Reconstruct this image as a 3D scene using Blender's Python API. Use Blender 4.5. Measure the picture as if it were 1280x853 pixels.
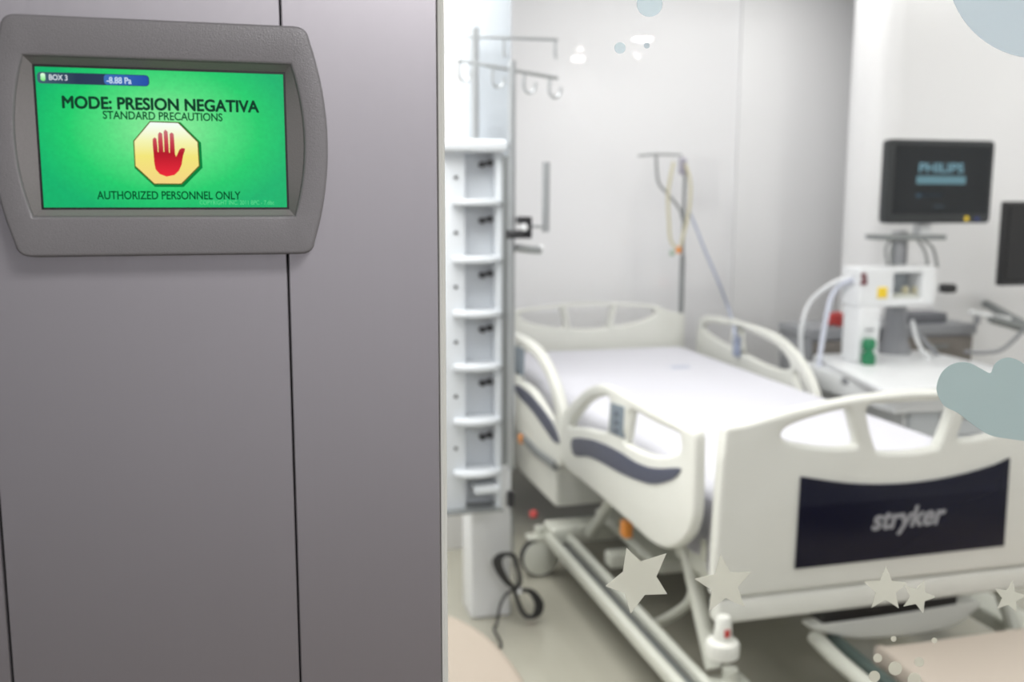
import bpy, bmesh, math, random
from mathutils import Vector, Matrix
random.seed(4)
PI = math.pi
SC = bpy.context.scene
for o in list(bpy.data.objects): bpy.data.objects.remove(o, do_unlink=True)
COL = SC.collection

# ------------------------------------------------------------------ camera, light, exposure
F = 1244.0; EYE = 1.5
YAW, PITCH, ROLL = math.radians(15.0), math.radians(-8.6), math.radians(0.2)
cam_d = bpy.data.cameras.new('camera'); cam = bpy.data.objects.new('camera', cam_d); COL.objects.link(cam)
SC.camera = cam
_f = Vector((math.sin(YAW)*math.cos(PITCH), math.cos(YAW)*math.cos(PITCH), math.sin(PITCH)))
_r0 = Vector((math.cos(YAW), -math.sin(YAW), 0)); _u0 = _r0.cross(_f)
_r = _r0*math.cos(ROLL) + _u0*math.sin(ROLL); _u = -_r0*math.sin(ROLL) + _u0*math.cos(ROLL)
EYEV = Vector((0, 0, EYE))
cam.matrix_world = Matrix(((_r.x, _u.x, -_f.x, 0), (_r.y, _u.y, -_f.y, 0), (_r.z, _u.z, -_f.z, EYE), (0, 0, 0, 1)))
cam_d.sensor_width = 36.0; cam_d.lens = 36.0*F/1280.0; cam_d.clip_start = 0.02; cam_d.clip_end = 60
cam_d.dof.use_dof = True; cam_d.dof.focus_distance = 0.78; cam_d.dof.aperture_fstop = 5.9

SC.view_settings.view_transform = 'Standard'; SC.view_settings.look = 'None'
SC.view_settings.gamma = 1.0; SC.view_settings.use_curve_mapping = False
SC.view_settings.exposure = 0.07
SC.cycles.use_denoising = True
SC.cycles.max_bounces = 12; SC.cycles.transparent_max_bounces = 24
SC.cycles.sample_clamp_indirect = 8.0

world = bpy.data.worlds.new('world'); SC.world = world; world.use_nodes = True
world.node_tree.nodes['Background'].inputs[0].default_value = (0.90, 0.95, 1.0, 1)
world.node_tree.nodes['Background'].inputs[1].default_value = 0.12

def area_light(name, loc, sx, sy, power, color=(1, 1, 1), rot=(0, 0, 0)):
    d = bpy.data.lights.new(name, 'AREA'); d.shape = 'RECTANGLE'; d.size = sx; d.size_y = sy
    d.energy = power; d.color = color
    o = bpy.data.objects.new(name, d); COL.objects.link(o); o.location = loc; o.rotation_euler = rot
    return o
area_light('fill_light_over_bed_head', (2.55, 4.45, 2.74), 2.0, 0.5, 13, (1.0, 0.985, 0.97))  # added fill that washes the back wall, not a known lamp of the room
area_light('fill_light_room_left', (0.15, 2.65, 2.74), 1.6, 2.4, 84, (1.0, 0.985, 0.97))  # unseen main fill put in at the left, also lifts the rounded corner
area_light('fill_light_room_right', (4.1, 3.4, 2.74), 0.7, 0.9, 7, (1.0, 0.985, 0.97))  # extra fill added to brighten the right alcove wall
area_light('corridor_ceiling_light', (0.75, -1.20, 2.62), 0.9, 0.9, 72.0, (1.0, 0.97, 0.99))

# ------------------------------------------------------------------ helpers
def ray(px, py): return _f + _r*((px-640)/F) + _u*((426.5-py)/F)
def at_y(px, py, y): d = ray(px, py); return EYEV + d*(y/d.y)
def at_x(px, py, x): d = ray(px, py); return EYEV + d*(x/d.x)
def at_z(px, py, z): d = ray(px, py); return EYEV + d*((z-EYE)/d.z)
def XZ(pts, y): return [(at_y(px, py, y).x, at_y(px, py, y).z) for px, py in pts]
def YZ(pts, x): return [(at_x(px, py, x).y, at_x(px, py, x).z) for px, py in pts]

def lin(c): c /= 255.0; return c/12.92 if c <= 0.04045 else ((c+0.055)/1.055)**2.4
def rgb(r, g, b): return (lin(r), lin(g), lin(b), 1)

def mat(name, col, rough=0.5, metal=0.0, spec=0.5, coat=0.0, coat_rough=0.05, var=0.04, vscale=6.0, bump=0.0, bscale=300.0, aniso=0.0):
    m = bpy.data.materials.new(name); m.use_nodes = True
    nt = m.node_tree; p = nt.nodes['Principled BSDF']
    p.inputs['Roughness'].default_value = rough; p.inputs['Metallic'].default_value = metal
    p.inputs['Specular IOR Level'].default_value = spec
    p.inputs['Coat Weight'].default_value = coat; p.inputs['Coat Roughness'].default_value = coat_rough
    p.inputs['Anisotropic'].default_value = aniso
    tc = nt.nodes.new('ShaderNodeTexCoord')
    nz = nt.nodes.new('ShaderNodeTexNoise'); nz.inputs['Scale'].default_value = vscale; nz.inputs['Detail'].default_value = 4
    nt.links.new(tc.outputs['Object'], nz.inputs['Vector'])
    mx = nt.nodes.new('ShaderNodeMix'); mx.data_type = 'RGBA'
    mx.inputs[6].default_value = tuple(min(1, c*(1-var)) for c in col[:3])+(1,)
    mx.inputs[7].default_value = tuple(min(1, c*(1+var)) for c in col[:3])+(1,)
    nt.links.new(nz.outputs['Fac'], mx.inputs[0]); nt.links.new(mx.outputs[2], p.inputs['Base Color'])
    if bump:
        n2 = nt.nodes.new('ShaderNodeTexNoise'); n2.inputs['Scale'].default_value = bscale
        nt.links.new(tc.outputs['Object'], n2.inputs['Vector'])
        b = nt.nodes.new('ShaderNodeBump'); b.inputs['Strength'].default_value = bump; b.inputs['Distance'].default_value = 0.001
        nt.links.new(n2.outputs['Fac'], b.inputs['Height']); nt.links.new(b.outputs['Normal'], p.inputs['Normal'])
    return m

def emit(name, col, strength=1.0):
    m = bpy.data.materials.new(name); m.use_nodes = True; nt = m.node_tree; nt.nodes.clear()
    e = nt.nodes.new('ShaderNodeEmission'); e.inputs[0].default_value = col; e.inputs[1].default_value = strength
    o = nt.nodes.new('ShaderNodeOutputMaterial'); nt.links.new(e.outputs[0], o.inputs[0])
    return m

def film(name, col, opacity, rough=0.6):
    """thin translucent vinyl / clear sheet"""
    m = bpy.data.materials.new(name); m.use_nodes = True; nt = m.node_tree; nt.nodes.clear()
    d = nt.nodes.new('ShaderNodeBsdfDiffuse'); d.inputs[0].default_value = col
    tl = nt.nodes.new('ShaderNodeBsdfTranslucent'); tl.inputs[0].default_value = col
    a = nt.nodes.new('ShaderNodeMixShader'); a.inputs[0].default_value = 0.5
    nt.links.new(d.outputs[0], a.inputs[1]); nt.links.new(tl.outputs[0], a.inputs[2])
    t = nt.nodes.new('ShaderNodeBsdfTransparent')
    b = nt.nodes.new('ShaderNodeMixShader'); b.inputs[0].default_value = opacity
    nt.links.new(t.outputs[0], b.inputs[1]); nt.links.new(a.outputs[0], b.inputs[2])
    o = nt.nodes.new('ShaderNodeOutputMaterial'); nt.links.new(b.outputs[0], o.inputs[0])
    return m

def glass(name, gloss=0.03, tint=(1, 1, 1, 1)):
    m = bpy.data.materials.new(name); m.use_nodes = True; nt = m.node_tree; nt.nodes.clear()
    t = nt.nodes.new('ShaderNodeBsdfTransparent'); t.inputs[0].default_value = tint
    g = nt.nodes.new('ShaderNodeBsdfGlossy'); g.inputs['Roughness'].default_value = 0.02
    b = nt.nodes.new('ShaderNodeMixShader'); b.inputs[0].default_value = gloss
    nt.links.new(t.outputs[0], b.inputs[1]); nt.links.new(g.outputs[0], b.inputs[2])
    o = nt.nodes.new('ShaderNodeOutputMaterial'); nt.links.new(b.outputs[0], o.inputs[0])
    return m

# ---- mesh building in world coordinates
def bm_box(bm, c, s, bevel=0.0, seg=2, rot=None):
    t = bmesh.new(); bmesh.ops.create_cube(t, size=1.0)
    for v in t.verts: v.co = Vector((v.co.x*s[0], v.co.y*s[1], v.co.z*s[2]))
    if bevel > 0:
        bmesh.ops.bevel(t, geom=t.edges[:], offset=min(bevel, min(s)*0.49), segments=seg, affect='EDGES', profile=0.5)
    M = Matrix.Translation(Vector(c)) @ (rot.to_4x4() if rot else Matrix.Identity(4))
    bmesh.ops.transform(t, matrix=M, verts=t.verts)
    _merge(bm, t)
def bm_b2(bm, lo, hi, bevel=0.0, seg=2):
    bm_box(bm, [(a+b)/2 for a, b in zip(lo, hi)], [abs(b-a) for a, b in zip(lo, hi)], bevel, seg)
def _merge(bm, t):
    me = bpy.data.meshes.new('tmp'); t.to_mesh(me); t.free(); bm.from_mesh(me); bpy.data.meshes.remove(me)

def catmull(pts, n=8, closed=False):
    pts = [Vector(p) for p in pts]; N = len(pts); out = []
    rng = range(N) if closed else range(N-1)
    for i in rng:
        if closed: p0, p1, p2, p3 = pts[(i-1) % N], pts[i], pts[(i+1) % N], pts[(i+2) % N]
        else: p0, p1, p2, p3 = pts[max(i-1, 0)], pts[i], pts[i+1], pts[min(i+2, N-1)]
        for k in range(n):
            t = k/n
            out.append(0.5*((2*p1) + (p2-p0)*t + (2*p0-5*p1+4*p2-p3)*t*t + (3*p1-p0-3*p2+p3)*t**3))
    if not closed: out.append(pts[-1])
    return out

def bm_tube(bm, pts, r, seg=10, smooth=0, closed=False):
    pts = catmull(pts, smooth, closed) if smooth else [Vector(p) for p in pts]
    N = len(pts); rings = []
    prev = None
    for i, p in enumerate(pts):
        if closed: d = (pts[(i+1) % N]-pts[i-1])
        else: d = pts[min(i+1, N-1)] - pts[max(i-1, 0)]
        if d.length < 1e-9: d = Vector((0, 0, 1))
        d.normalize()
        if prev is None:
            up = Vector((0, 0, 1)) if abs(d.z) < 0.9 else Vector((1, 0, 0))
            n = d.cross(up).normalized()
        else:
            n = prev - d*prev.dot(d)
            n = n.normalized() if n.length > 1e-6 else d.orthogonal().normalized()
        prev = n; b = d.cross(n)
        rr = r[i] if isinstance(r, (list, tuple)) else r
        rings.append([bm.verts.new(p + (n*math.cos(2*PI*k/seg) + b*math.sin(2*PI*k/seg))*rr) for k in range(seg)])
    for i in range(N if closed else N-1):
        a, c = rings[i], rings[(i+1) % N]
        for k in range(seg): bm.faces.new((a[k], a[(k+1) % seg], c[(k+1) % seg], c[k]))
    if not closed:
        bm.faces.new(rings[0][::-1]); bm.faces.new(rings[-1])

def bm_lathe(bm, c, prof, axis='z', seg=24):
    """prof: (radius, height) pairs; axis: direction of height"""
    rings = []
    for r, h in prof:
        ring = []
        for k in range(seg):
            a = 2*PI*k/seg; x, y = r*math.cos(a), r*math.sin(a)
            v = {'z': (x, y, h), 'y': (x, h, -y), 'x': (h, x, y)}[axis]
            ring.append(bm.verts.new(Vector(c)+Vector(v)))
        rings.append(ring)
    for a, b in zip(rings, rings[1:]):
        for k in range(seg): bm.faces.new((a[k], a[(k+1) % seg], b[(k+1) % seg], b[k]))
    bm.faces.new(rings[0][::-1]); bm.faces.new(rings[-1])

from mathutils.geometry import delaunay_2d_cdt
def _offset(pts, d):
    """closed 2D loop moved inwards (to the left of its direction) by d"""
    n = len(pts); out = []
    for i in range(n):
        p0, p, p1 = Vector(pts[i-1]), Vector(pts[i]), Vector(pts[(i+1) % n])
        a = (p-p0); b = (p1-p)
        a = a.normalized() if a.length > 1e-9 else b.normalized(); b = b.normalized() if b.length > 1e-9 else a
        na, nb = Vector((-a.y, a.x)), Vector((-b.y, b.x))
        m = na+nb
        m = m/max(m.dot(na), 0.5) if m.length > 1e-6 else na
        out.append((p.x+m.x*d, p.y+m.y*d))
    return out
def _dedupe(pts):
    out = []
    for p in pts:
        if not out or (Vector(p)-Vector(out[-1])).length > 1e-5: out.append((p[0], p[1]))
    if (Vector(out[0])-Vector(out[-1])).length < 1e-5: out.pop()
    return out
def _area(pts): return sum(pts[i-1][0]*pts[i][1]-pts[i][0]*pts[i-1][1] for i in range(len(pts)))/2
def bm_shape(bm, outer, holes, thick, bevel, plane, off, res=2):
    """closed 2D outline with holes, given thickness and rounded edges; plane 'xz' (u=x, v=z), 'yz' (u=y, v=z) or 'xy'; off = centre along the third axis"""
    loops = []
    for i, L in enumerate([outer]+list(holes)):
        L = _dedupe(L)
        if (_area(L) > 0) != (i == 0): L = L[::-1]
        loops.append(L)
    def co(u, v, w): return {'xz': (u, off+w, v), 'yz': (off+w, u, v), 'xy': (u, v, off+w)}[plane]
    h = thick/2; steps = []
    if bevel > 0:
        for k in range(res+2):
            t = PI/2*k/(res+1); steps.append((bevel*(1-math.sin(t)), -h+bevel*(1-math.cos(t))))
        steps += [(d_, -w_) for d_, w_ in steps[::-1]]
    else: steps = [(0, -h), (0, h)]
    caps = []
    for end in (0, -1):
        verts2, edges = [], []; rows = []
        for L in loops:
            P = _offset(L, steps[end][0]) if steps[end][0] else L
            n0 = len(verts2); verts2 += [Vector(p) for p in P]; n = len(P)
            edges += [(n0+i, n0+(i+1) % n) for i in range(n)]
        caps.append((verts2, edges))
    V2, E2 = caps[0]
    res_ = delaunay_2d_cdt(V2, E2, [], 0, 1e-7)
    LP = []; n0 = 0
    for L in loops: LP.append(V2[n0:n0+len(L)]); n0 += len(L)
    def inside(p, P):
        c = False
        for i in range(len(P)):
            a, b = P[i-1], P[i]
            if (a.y > p.y) != (b.y > p.y) and p.x < (b.x-a.x)*(p.y-a.y)/(b.y-a.y)+a.x: c = not c
        return c
    tris = []
    for f in res_[2]:
        m = sum((res_[0][i] for i in f), Vector((0, 0)))/len(f)
        if inside(m, LP[0]) and not any(inside(m, P) for P in LP[1:]): tris.append(f)
    rings = []
    for d_, w_ in steps:
        row = []
        for L in loops:
            P = _offset(L, d_) if d_ else L
            row += [bm.verts.new(co(p[0], p[1], w_)) for p in P]
        rings.append(row)
    for r0, r1 in zip(rings, rings[1:]):
        for i, j in E2: bm.faces.new((r0[i], r0[j], r1[j], r1[i]))
    orig = res_[3]
    for end in (0, -1):
        row = rings[end]; vm = []
        for k, v in enumerate(res_[0]):
            vm.append(row[orig[k][0]] if orig[k] else bm.verts.new(co(v.x, v.y, steps[end][1])))
        for f in tris:
            try: bm.faces.new([vm[i] for i in f])
            except ValueError: pass

def bm_text(bm, s, x0, x1, z0, z1, y, bold=0.0, shear=0.0):
    """lettering standing in the xz plane, facing -Y, fitted into x0..x1, z0..z1; bold = stroke thickening as a share of the height"""
    cu = bpy.data.curves.new('tmp', 'FONT'); cu.body = s; cu.size = 1.0; cu.shear = shear
    ob = bpy.data.objects.new('tmp', cu); COL.objects.link(ob)
    dg = bpy.context.evaluated_depsgraph_get(); dg.update()
    me = bpy.data.meshes.new_from_object(ob.evaluated_get(dg))
    bpy.data.objects.remove(ob); bpy.data.curves.remove(cu)
    xs = [v.co.x for v in me.vertices]; ys = [v.co.y for v in me.vertices]
    a, b, c, d = min(xs), max(xs), min(ys), max(ys); e = bold*(z1-z0)
    base = [(x0+e+(v.co.x-a)/(b-a)*(x1-x0-2*e), z0+e+(v.co.y-c)/(d-c)*(z1-z0-2*e)) for v in me.vertices]
    sh = [(0, 0)] if not bold else [(e, 0), (-e, 0), (0, e), (0, -e), (e*0.7, e*0.7), (-e*0.7, e*0.7), (e*0.7, -e*0.7), (-e*0.7, -e*0.7)]
    for k, (dx, dz) in enumerate(sh):
        for v, (x, z) in zip(me.vertices, base): v.co = Vector((x+dx, y-0.000004*k, z+dz))
        t = bmesh.new(); t.from_mesh(me); bmesh.ops.recalc_face_normals(t, faces=t.faces); _merge(bm, t)
    bpy.data.meshes.remove(me)

def wpos(o):
    p = Vector((0, 0, 0))
    while o: p = p + o.location; o = o.parent
    return p
def obj(name, bm, m, parent=None, label=None, cat=None, group=None, kind=None, smooth=True, recalc=True):
    if recalc: bmesh.ops.recalc_face_normals(bm, faces=bm.faces)
    me = bpy.data.meshes.new(name); bm.to_mesh(me); bm.free()
    xs = [v.co for v in me.vertices]
    lo = Vector([min(c[i] for c in xs) for i in range(3)]); hi = Vector([max(c[i] for c in xs) for i in range(3)])
    org = Vector(((lo.x+hi.x)/2, (lo.y+hi.y)/2, lo.z))
    me.transform(Matrix.Translation(-org))
    if smooth:
        for p in me.polygons: p.use_smooth = True
        try: me.set_sharp_from_angle(angle=math.radians(38))
        except Exception: pass
    me.materials.append(m)
    o = bpy.data.objects.new(name, me); COL.objects.link(o)
    if parent is not None:
        o.parent = parent; o.location = org - wpos(parent)
    else: o.location = org
    tag(o, label, cat, group, kind)
    return o
def tag(o, label=None, cat=None, group=None, kind=None):
    if label: o['label'] = label
    if cat: o['category'] = cat
    if group: o['group'] = group
    if kind: o['kind'] = kind
def thing(name, label, cat, loc, group=None):
    o = bpy.data.objects.new(name, None); COL.objects.link(o); o.location = loc; o.empty_display_size = 0.1
    tag(o, label, cat, group); return o
def B(): return bmesh.new()
def box_obj(name, lo, hi, m, bevel=0.0, **k):
    bm = B(); bm_b2(bm, lo, hi, bevel); return obj(name, bm, m, **k)
def tube_obj(name, pts, r, m, smooth=0, seg=10, **k):
    bm = B(); bm_tube(bm, pts, r, seg, smooth); return obj(name, bm, m, **k)

def rounded_rect(x0, x1, z0, z1, r, n=6):
    out = []
    for cx, cz, a0 in ((x1-r, z0+r, -90), (x1-r, z1-r, 0), (x0+r, z1-r, 90), (x0+r, z0+r, 180)):
        for k in range(n+1):
            a = math.radians(a0+90*k/n); out.append((cx+r*math.cos(a), cz+r*math.sin(a)))
    return out
def smooth2(pts, n=6): return [(v.x, v.y) for v in catmull([(p[0], p[1], 0) for p in pts], n, True)]

# ------------------------------------------------------------------ materials
M = {}
M['wall'] = mat('white_lacquered_wall', rgb(245, 245, 247), 0.45, coat=0.9, coat_rough=0.012, var=0.01, vscale=1.2)
M['wall'].node_tree.nodes['Principled BSDF'].inputs['Coat IOR'].default_value = 1.75
M['wall_matt'] = mat('white_painted_wall', rgb(243, 243, 244), 0.55, var=0.012, vscale=1.5)
M['wall_panel'] = mat('off_white_wall_panel', rgb(240, 240, 241), 0.55, var=0.01)
M['wall_gloss'] = mat('satin_white_wall', rgb(243, 243, 244), 0.5, coat=1.0, coat_rough=0.32, var=0.012, vscale=1.5)
M['wall_corridor'] = mat('corridor_wall_paint', rgb(208, 208, 212), 0.6)
M['ceiling'] = mat('white_ceiling', rgb(232, 232, 230), 0.8, var=0.01)
M['floor'] = mat('polished_greenish_beige_floor', rgb(169, 167, 154), 0.16, spec=0.6, var=0.05, vscale=2.5)
M['corridor_floor'] = mat('corridor_floor_vinyl', rgb(96, 88, 78), 0.4, var=0.05)
M['trim'] = mat('pale_gasket', rgb(208, 209, 200), 0.5)
M['groove'] = mat('dark_joint', rgb(40, 39, 38), 0.8)
M['glass'] = glass('clear_glass', 0.021, (0.985, 0.99, 0.985, 1))
M['housing'] = mat('grey_speckled_moulded_plastic', rgb(128, 126, 126), 0.36, var=0.10, vscale=900, bump=0.25, bscale=1100)
M['bezel'] = mat('grey_bezel_plastic', rgb(132, 128, 126), 0.42, var=0.08, vscale=900, bump=0.2, bscale=1100)
M['black'] = mat('black_plastic', rgb(22, 22, 24), 0.4)
M['rubber'] = mat('black_rubber', rgb(30, 31, 32), 0.6)
M['chrome'] = mat('brushed_steel_tube', rgb(176, 180, 182), 0.28, metal=0.85)
M['steel'] = mat('dull_grey_steel', rgb(140, 144, 144), 0.4, metal=0.6)
M['white_pl'] = mat('white_plastic', rgb(226, 228, 230), 0.35)
M['rack'] = mat('cool_white_rack_plastic', rgb(214, 219, 224), 0.4)
M['column'] = mat('pale_grey_blue_enamel', rgb(184, 191, 198), 0.4)
M['bed'] = mat('warm_white_bed_plastic', rgb(221, 222, 215), 0.34)
M['bedframe'] = mat('pale_grey_enamelled_steel', rgb(204, 206, 196), 0.3, metal=0.1)
M['navy'] = mat('glossy_navy_panel', rgb(9, 12, 34), 0.22, spec=0.2, var=0.1)
M['stripe'] = mat('slate_blue_inlay', rgb(70, 74, 92), 0.4)
M['keypad'] = mat('blue_grey_keypad', rgb(120, 132, 142), 0.4)
M['sheet'] = mat('white_bed_sheet', rgb(217, 217, 225), 0.9, var=0.01, bump=0.3, bscale=40)
M['logo'] = mat('grey_lettering', rgb(150, 151, 156), 0.4)
M['orange'] = mat('orange_plastic', rgb(236, 150, 60), 0.4)
M['red'] = mat('red_plastic', rgb(190, 62, 58), 0.5)
M['green'] = mat('green_plastic', rgb(24, 120, 78), 0.45)
M['yellow'] = mat('yellow_label', rgb(240, 206, 40), 0.5)
M['monitor'] = mat('charcoal_monitor_case', rgb(38, 42, 44), 0.4)
M['cab'] = mat('grey_cabinet_laminate', rgb(142, 144, 148), 0.45)
M['cabdark'] = mat('taupe_drawer_front', rgb(120, 114, 108), 0.5)
M['tubing'] = mat('yellowish_clear_tubing', rgb(206, 200, 168), 0.3)
M['bluetube'] = mat('pale_blue_tubing', rgb(176, 184, 206), 0.35)
M['hose'] = mat('white_blue_hose', rgb(205, 209, 222), 0.4)
M['beige'] = mat('beige_upholstery', rgb(188, 177, 165), 0.6, var=0.02, bump=0.15, bscale=200)
M['beige2'] = mat('sand_upholstery', rgb(156, 145, 132), 0.6, var=0.02, bump=0.15, bscale=200)
M['star'] = film('sand_grey_vinyl', rgb(208, 208, 197), 0.72)
M['dot'] = film('pale_vinyl_dot', rgb(208, 207, 194), 0.75)
M['cloud'] = film('dusty_blue_vinyl', rgb(187, 201, 200), 0.93)
M['bubble'] = film('pale_blue_vinyl', rgb(194, 206, 212), 0.66)
M['bubble2'] = film('faint_blue_vinyl', rgb(190, 208, 214), 0.45)

# brushed grey metal partition
m = mat('brushed_grey_metal', rgb(186, 183, 186), 0.42, metal=0.85, var=0.0, aniso=0.4)
nt = m.node_tree; p = nt.nodes['Principled BSDF']
tc = nt.nodes.new('ShaderNodeTexCoord'); mp = nt.nodes.new('ShaderNodeMapping'); mp.inputs['Scale'].default_value = (900, 900, 6)
nz = nt.nodes.new('ShaderNodeTexNoise'); nz.inputs['Scale'].default_value = 1.0; nz.inputs['Detail'].default_value = 3
rp = nt.nodes.new('ShaderNodeMapRange'); rp.inputs[3].default_value = 0.34; rp.inputs[4].default_value = 0.46
nt.links.new(tc.outputs['Object'], mp.inputs[0]); nt.links.new(mp.outputs[0], nz.inputs['Vector'])
nt.links.new(nz.outputs['Fac'], rp.inputs[0]); nt.links.new(rp.outputs[0], p.inputs['Roughness'])
M['partition'] = m

# ------------------------------------------------------------------ setting
WALL_Y = 0.725          # face of the metal partition
GY = 0.742              # glass
BACK = 5.2
XL, XR, ZC = -1.2, 4.6, 2.75
S = dict(kind='structure')
box_obj('floor', (XL-0.1, 0.70, -0.08), (XR+0.1, BACK+0.1, 0), M['floor'], **S)
box_obj('floor_corridor', (-2.6, -2.6, -0.08), (XR+0.1, 0.70, 0), M['corridor_floor'], **S)
box_obj('wall_corridor', (-2.6, -2.7, 0), (XR+0.1, -2.6, ZC), M['wall_corridor'], **S)
box_obj('ceiling', (XL-0.1, 0.70, ZC), (XR+0.1, BACK+0.1, ZC+0.08), M['ceiling'], **S)
box_obj('wall_back', (XL-0.1, BACK, 0), (XR+0.1, BACK+0.1, ZC), M['wall'], **S)
box_obj('wall_left', (XL-0.1, 0.80, 0), (XL, BACK, ZC), M['wall_matt'], **S)
box_obj('wall_right', (XR, 0.80, 0), (XR+0.1, BACK, ZC), M['wall_matt'], **S)
# projecting wall boxes: left of the bed head, and on the right with a rounded corner
box_obj('wall_alcove_left', (XL, 3.95, 0), (0.94, BACK, ZC), M['wall_matt'], bevel=0.004, **S)
bm = B(); x0 = 3.034; rr = 0.17
prof = [(3.80, BACK-0.001)] + [(x0+rr-rr*math.cos(a), 4.4+rr-rr*math.sin(a)) for a in [math.radians(-50+140*k/18) for k in range(19)]] + [(XR, 4.4), (XR, BACK-0.001)]
bm_shape(bm, prof, [], ZC-0.002, 0.0, 'xy', ZC/2)
obj('wall_alcove_right', bm, M['wall_gloss'], **S)
bm = B(); bm_b2(bm, (2.70, BACK-0.018, 0.0), (3.79, BACK-0.0005, ZC), 0.004)
obj('trim_wall_panel', bm, M['wall_panel'], **S)

# metal partition with joints
seam = at_y(362, 400, WALL_Y).x; seaml = at_y(8, 750, WALL_Y).x; edge = at_y(548.5, 400, WALL_Y).x
for a, b in ((-2.4, seaml-0.0009), (seaml+0.0006, seam-0.0005), (seam+0.0005, edge)):
    bm = B(); bm_b2(bm, (a, WALL_Y, 0), (b, WALL_Y+0.05, ZC), 0.0008, 1)
    obj('wall_front', bm, M['partition'], **S)
box_obj('trim_joint', (-2.4, WALL_Y+0.004, 0), (edge-0.003, WALL_Y+0.046, ZC), M['groove'], **S)
tx = at_y(559, 400, WALL_Y).x
bm = B(); bm_b2(bm, (edge+0.0007, WALL_Y+0.001, 0), (edge+0.0032, WALL_Y+0.05, ZC), 0.0006, 1)
bm_b2(bm, (edge+0.0032, WALL_Y+0.004, 0), (tx, WALL_Y+0.05, ZC), 0.0012, 2)
obj('trim_glass_edge', bm, M['trim'], **S)
box_obj('window_1', (tx-0.001, GY, 0.0), (2.6, GY+0.008, ZC), M['glass'], **S)
box_obj('wall_front_right', (2.6, WALL_Y, 0), (XR+0.1, WALL_Y+0.08, ZC), M['wall_matt'], **S)

# ------------------------------------------------------------------ wall mounted touch panel
PY = 0.700
pc = -0.048; zc = 1.532
cp = thing('control_panel', 'grey wall-mounted touch panel with a glowing green screen on the metal partition', 'control panel', (pc, PY, 1.456))
def housing_outline(dx=0.0, dz=0.0):
    hw, top, bot = 0.0945+dx, 1.608+dz, 1.4565-dz
    def side(s):   # bottom to top on the +x side
        pts = []
        for k in range(17):
            t = k/16; z = bot+0.008+(top-bot-0.016)*t
            pts.append((pc+s*(hw+0.0108*(1-(2*t-1)**2)), z))
        return pts
    R = side(1); L = side(-1)[::-1]
    def corner(a, b, c, n=5):
        return [((1-t)**2*a[0]+2*t*(1-t)*b[0]+t*t*c[0], (1-t)**2*a[1]+2*t*(1-t)*b[1]+t*t*c[1]) for t in [k/n for k in range(1, n)]]
    return (R + corner(R[-1], (pc+hw-0.001, top), (pc+hw-0.010, top)) + [(pc+hw-0.010, top), (pc-hw+0.010, top)]
            + corner((pc-hw+0.010, top), (pc-hw+0.001, top), L[0]) + L
            + corner(L[-1], (pc-hw+0.001, bot), (pc-hw+0.010, bot)) + [(pc-hw+0.010, bot), (pc+hw-0.010, bot)]
            + corner((pc+hw-0.010, bot), (pc+hw-0.001, bot), R[0]))
bz = XZ([(31, 70.5), (362, 80), (369, 269), (39, 271)], PY)   # bezel corners
bx0 = (bz[0][0]+bz[3][0])/2; bx1 = (bz[1][0]+bz[2][0])/2; bz1 = (bz[0][1]+bz[1][1])/2; bz0 = (bz[2][1]+bz[3][1])/2
SX0, SX1, SZ0, SZ1 = -0.1255, 0.0295, 1.4875, 1.5775
def loopbz(x0, x1, z0, z1, bulge, n=14):
    pts = []
    for k in range(n): t = k/n; pts.append((x0+(x1-x0)*t, z0))
    for k in range(n): t = k/n; pts.append((x1+bulge*(1-(2*t-1)**2), z0+(z1-z0)*t))
    for k in range(n): t = k/n; pts.append((x1-(x1-x0)*t, z1))
    for k in range(n): t = k/n; pts.append((x0-bulge*(1-(2*t-1)**2), z1-(z1-z0)*t))
    return pts
bo = loopbz(bx0, bx1, bz0, bz1, 0.0075)
bm = B(); bm_shape(bm, housing_outline(), [bo], 0.016, 0.0022, 'xz', PY+0.008, 3)
obj('front_cover', bm, M['housing'], cp)
bm = B(); bm_shape(bm, housing_outline(0.0012, 0.0012), [], 0.0095, 0.0015, 'xz', PY+0.0203, 2)
obj('back_shell', bm, M['housing'], cp)
bm = B()
def loop_v(pts, y): return [bm.verts.new((x, y, z)) for x, z in pts]
l0 = loop_v(bo, PY+0.0012); l1 = loop_v(loopbz(SX0-0.0008, SX1+0.0008, SZ0-0.0008, SZ1+0.0008, 0), PY+0.0062)
l2 = loop_v(loopbz(SX0-0.0008, SX1+0.0008, SZ0-0.0008, SZ1+0.0008, 0), PY+0.0095)
l3 = loop_v(bo, PY+0.0095)
for a, b in ((l0, l1), (l1, l2), (l2, l3), (l3, l0)):
    for k in range(len(a)): bm.faces.new((a[k], a[(k+1) % len(a)], b[(k+1) % len(a)], b[k]))
bez = obj('bezel', bm, M['bezel'], cp)
bm = B(); bm_shape(bm, rounded_rect(SX0-0.0009, SX1+0.0009, SZ0-0.0009, SZ1+0.0009, 0.0004), [rounded_rect(SX0+0.0006, SX1-0.0006, SZ0+0.0006, SZ1-0.0006, 0.0003)], 0.001, 0, 'xz', PY+0.0068)
obj('screen_gasket', bm, M['black'], cp, label='black rim round the green screen')
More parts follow.
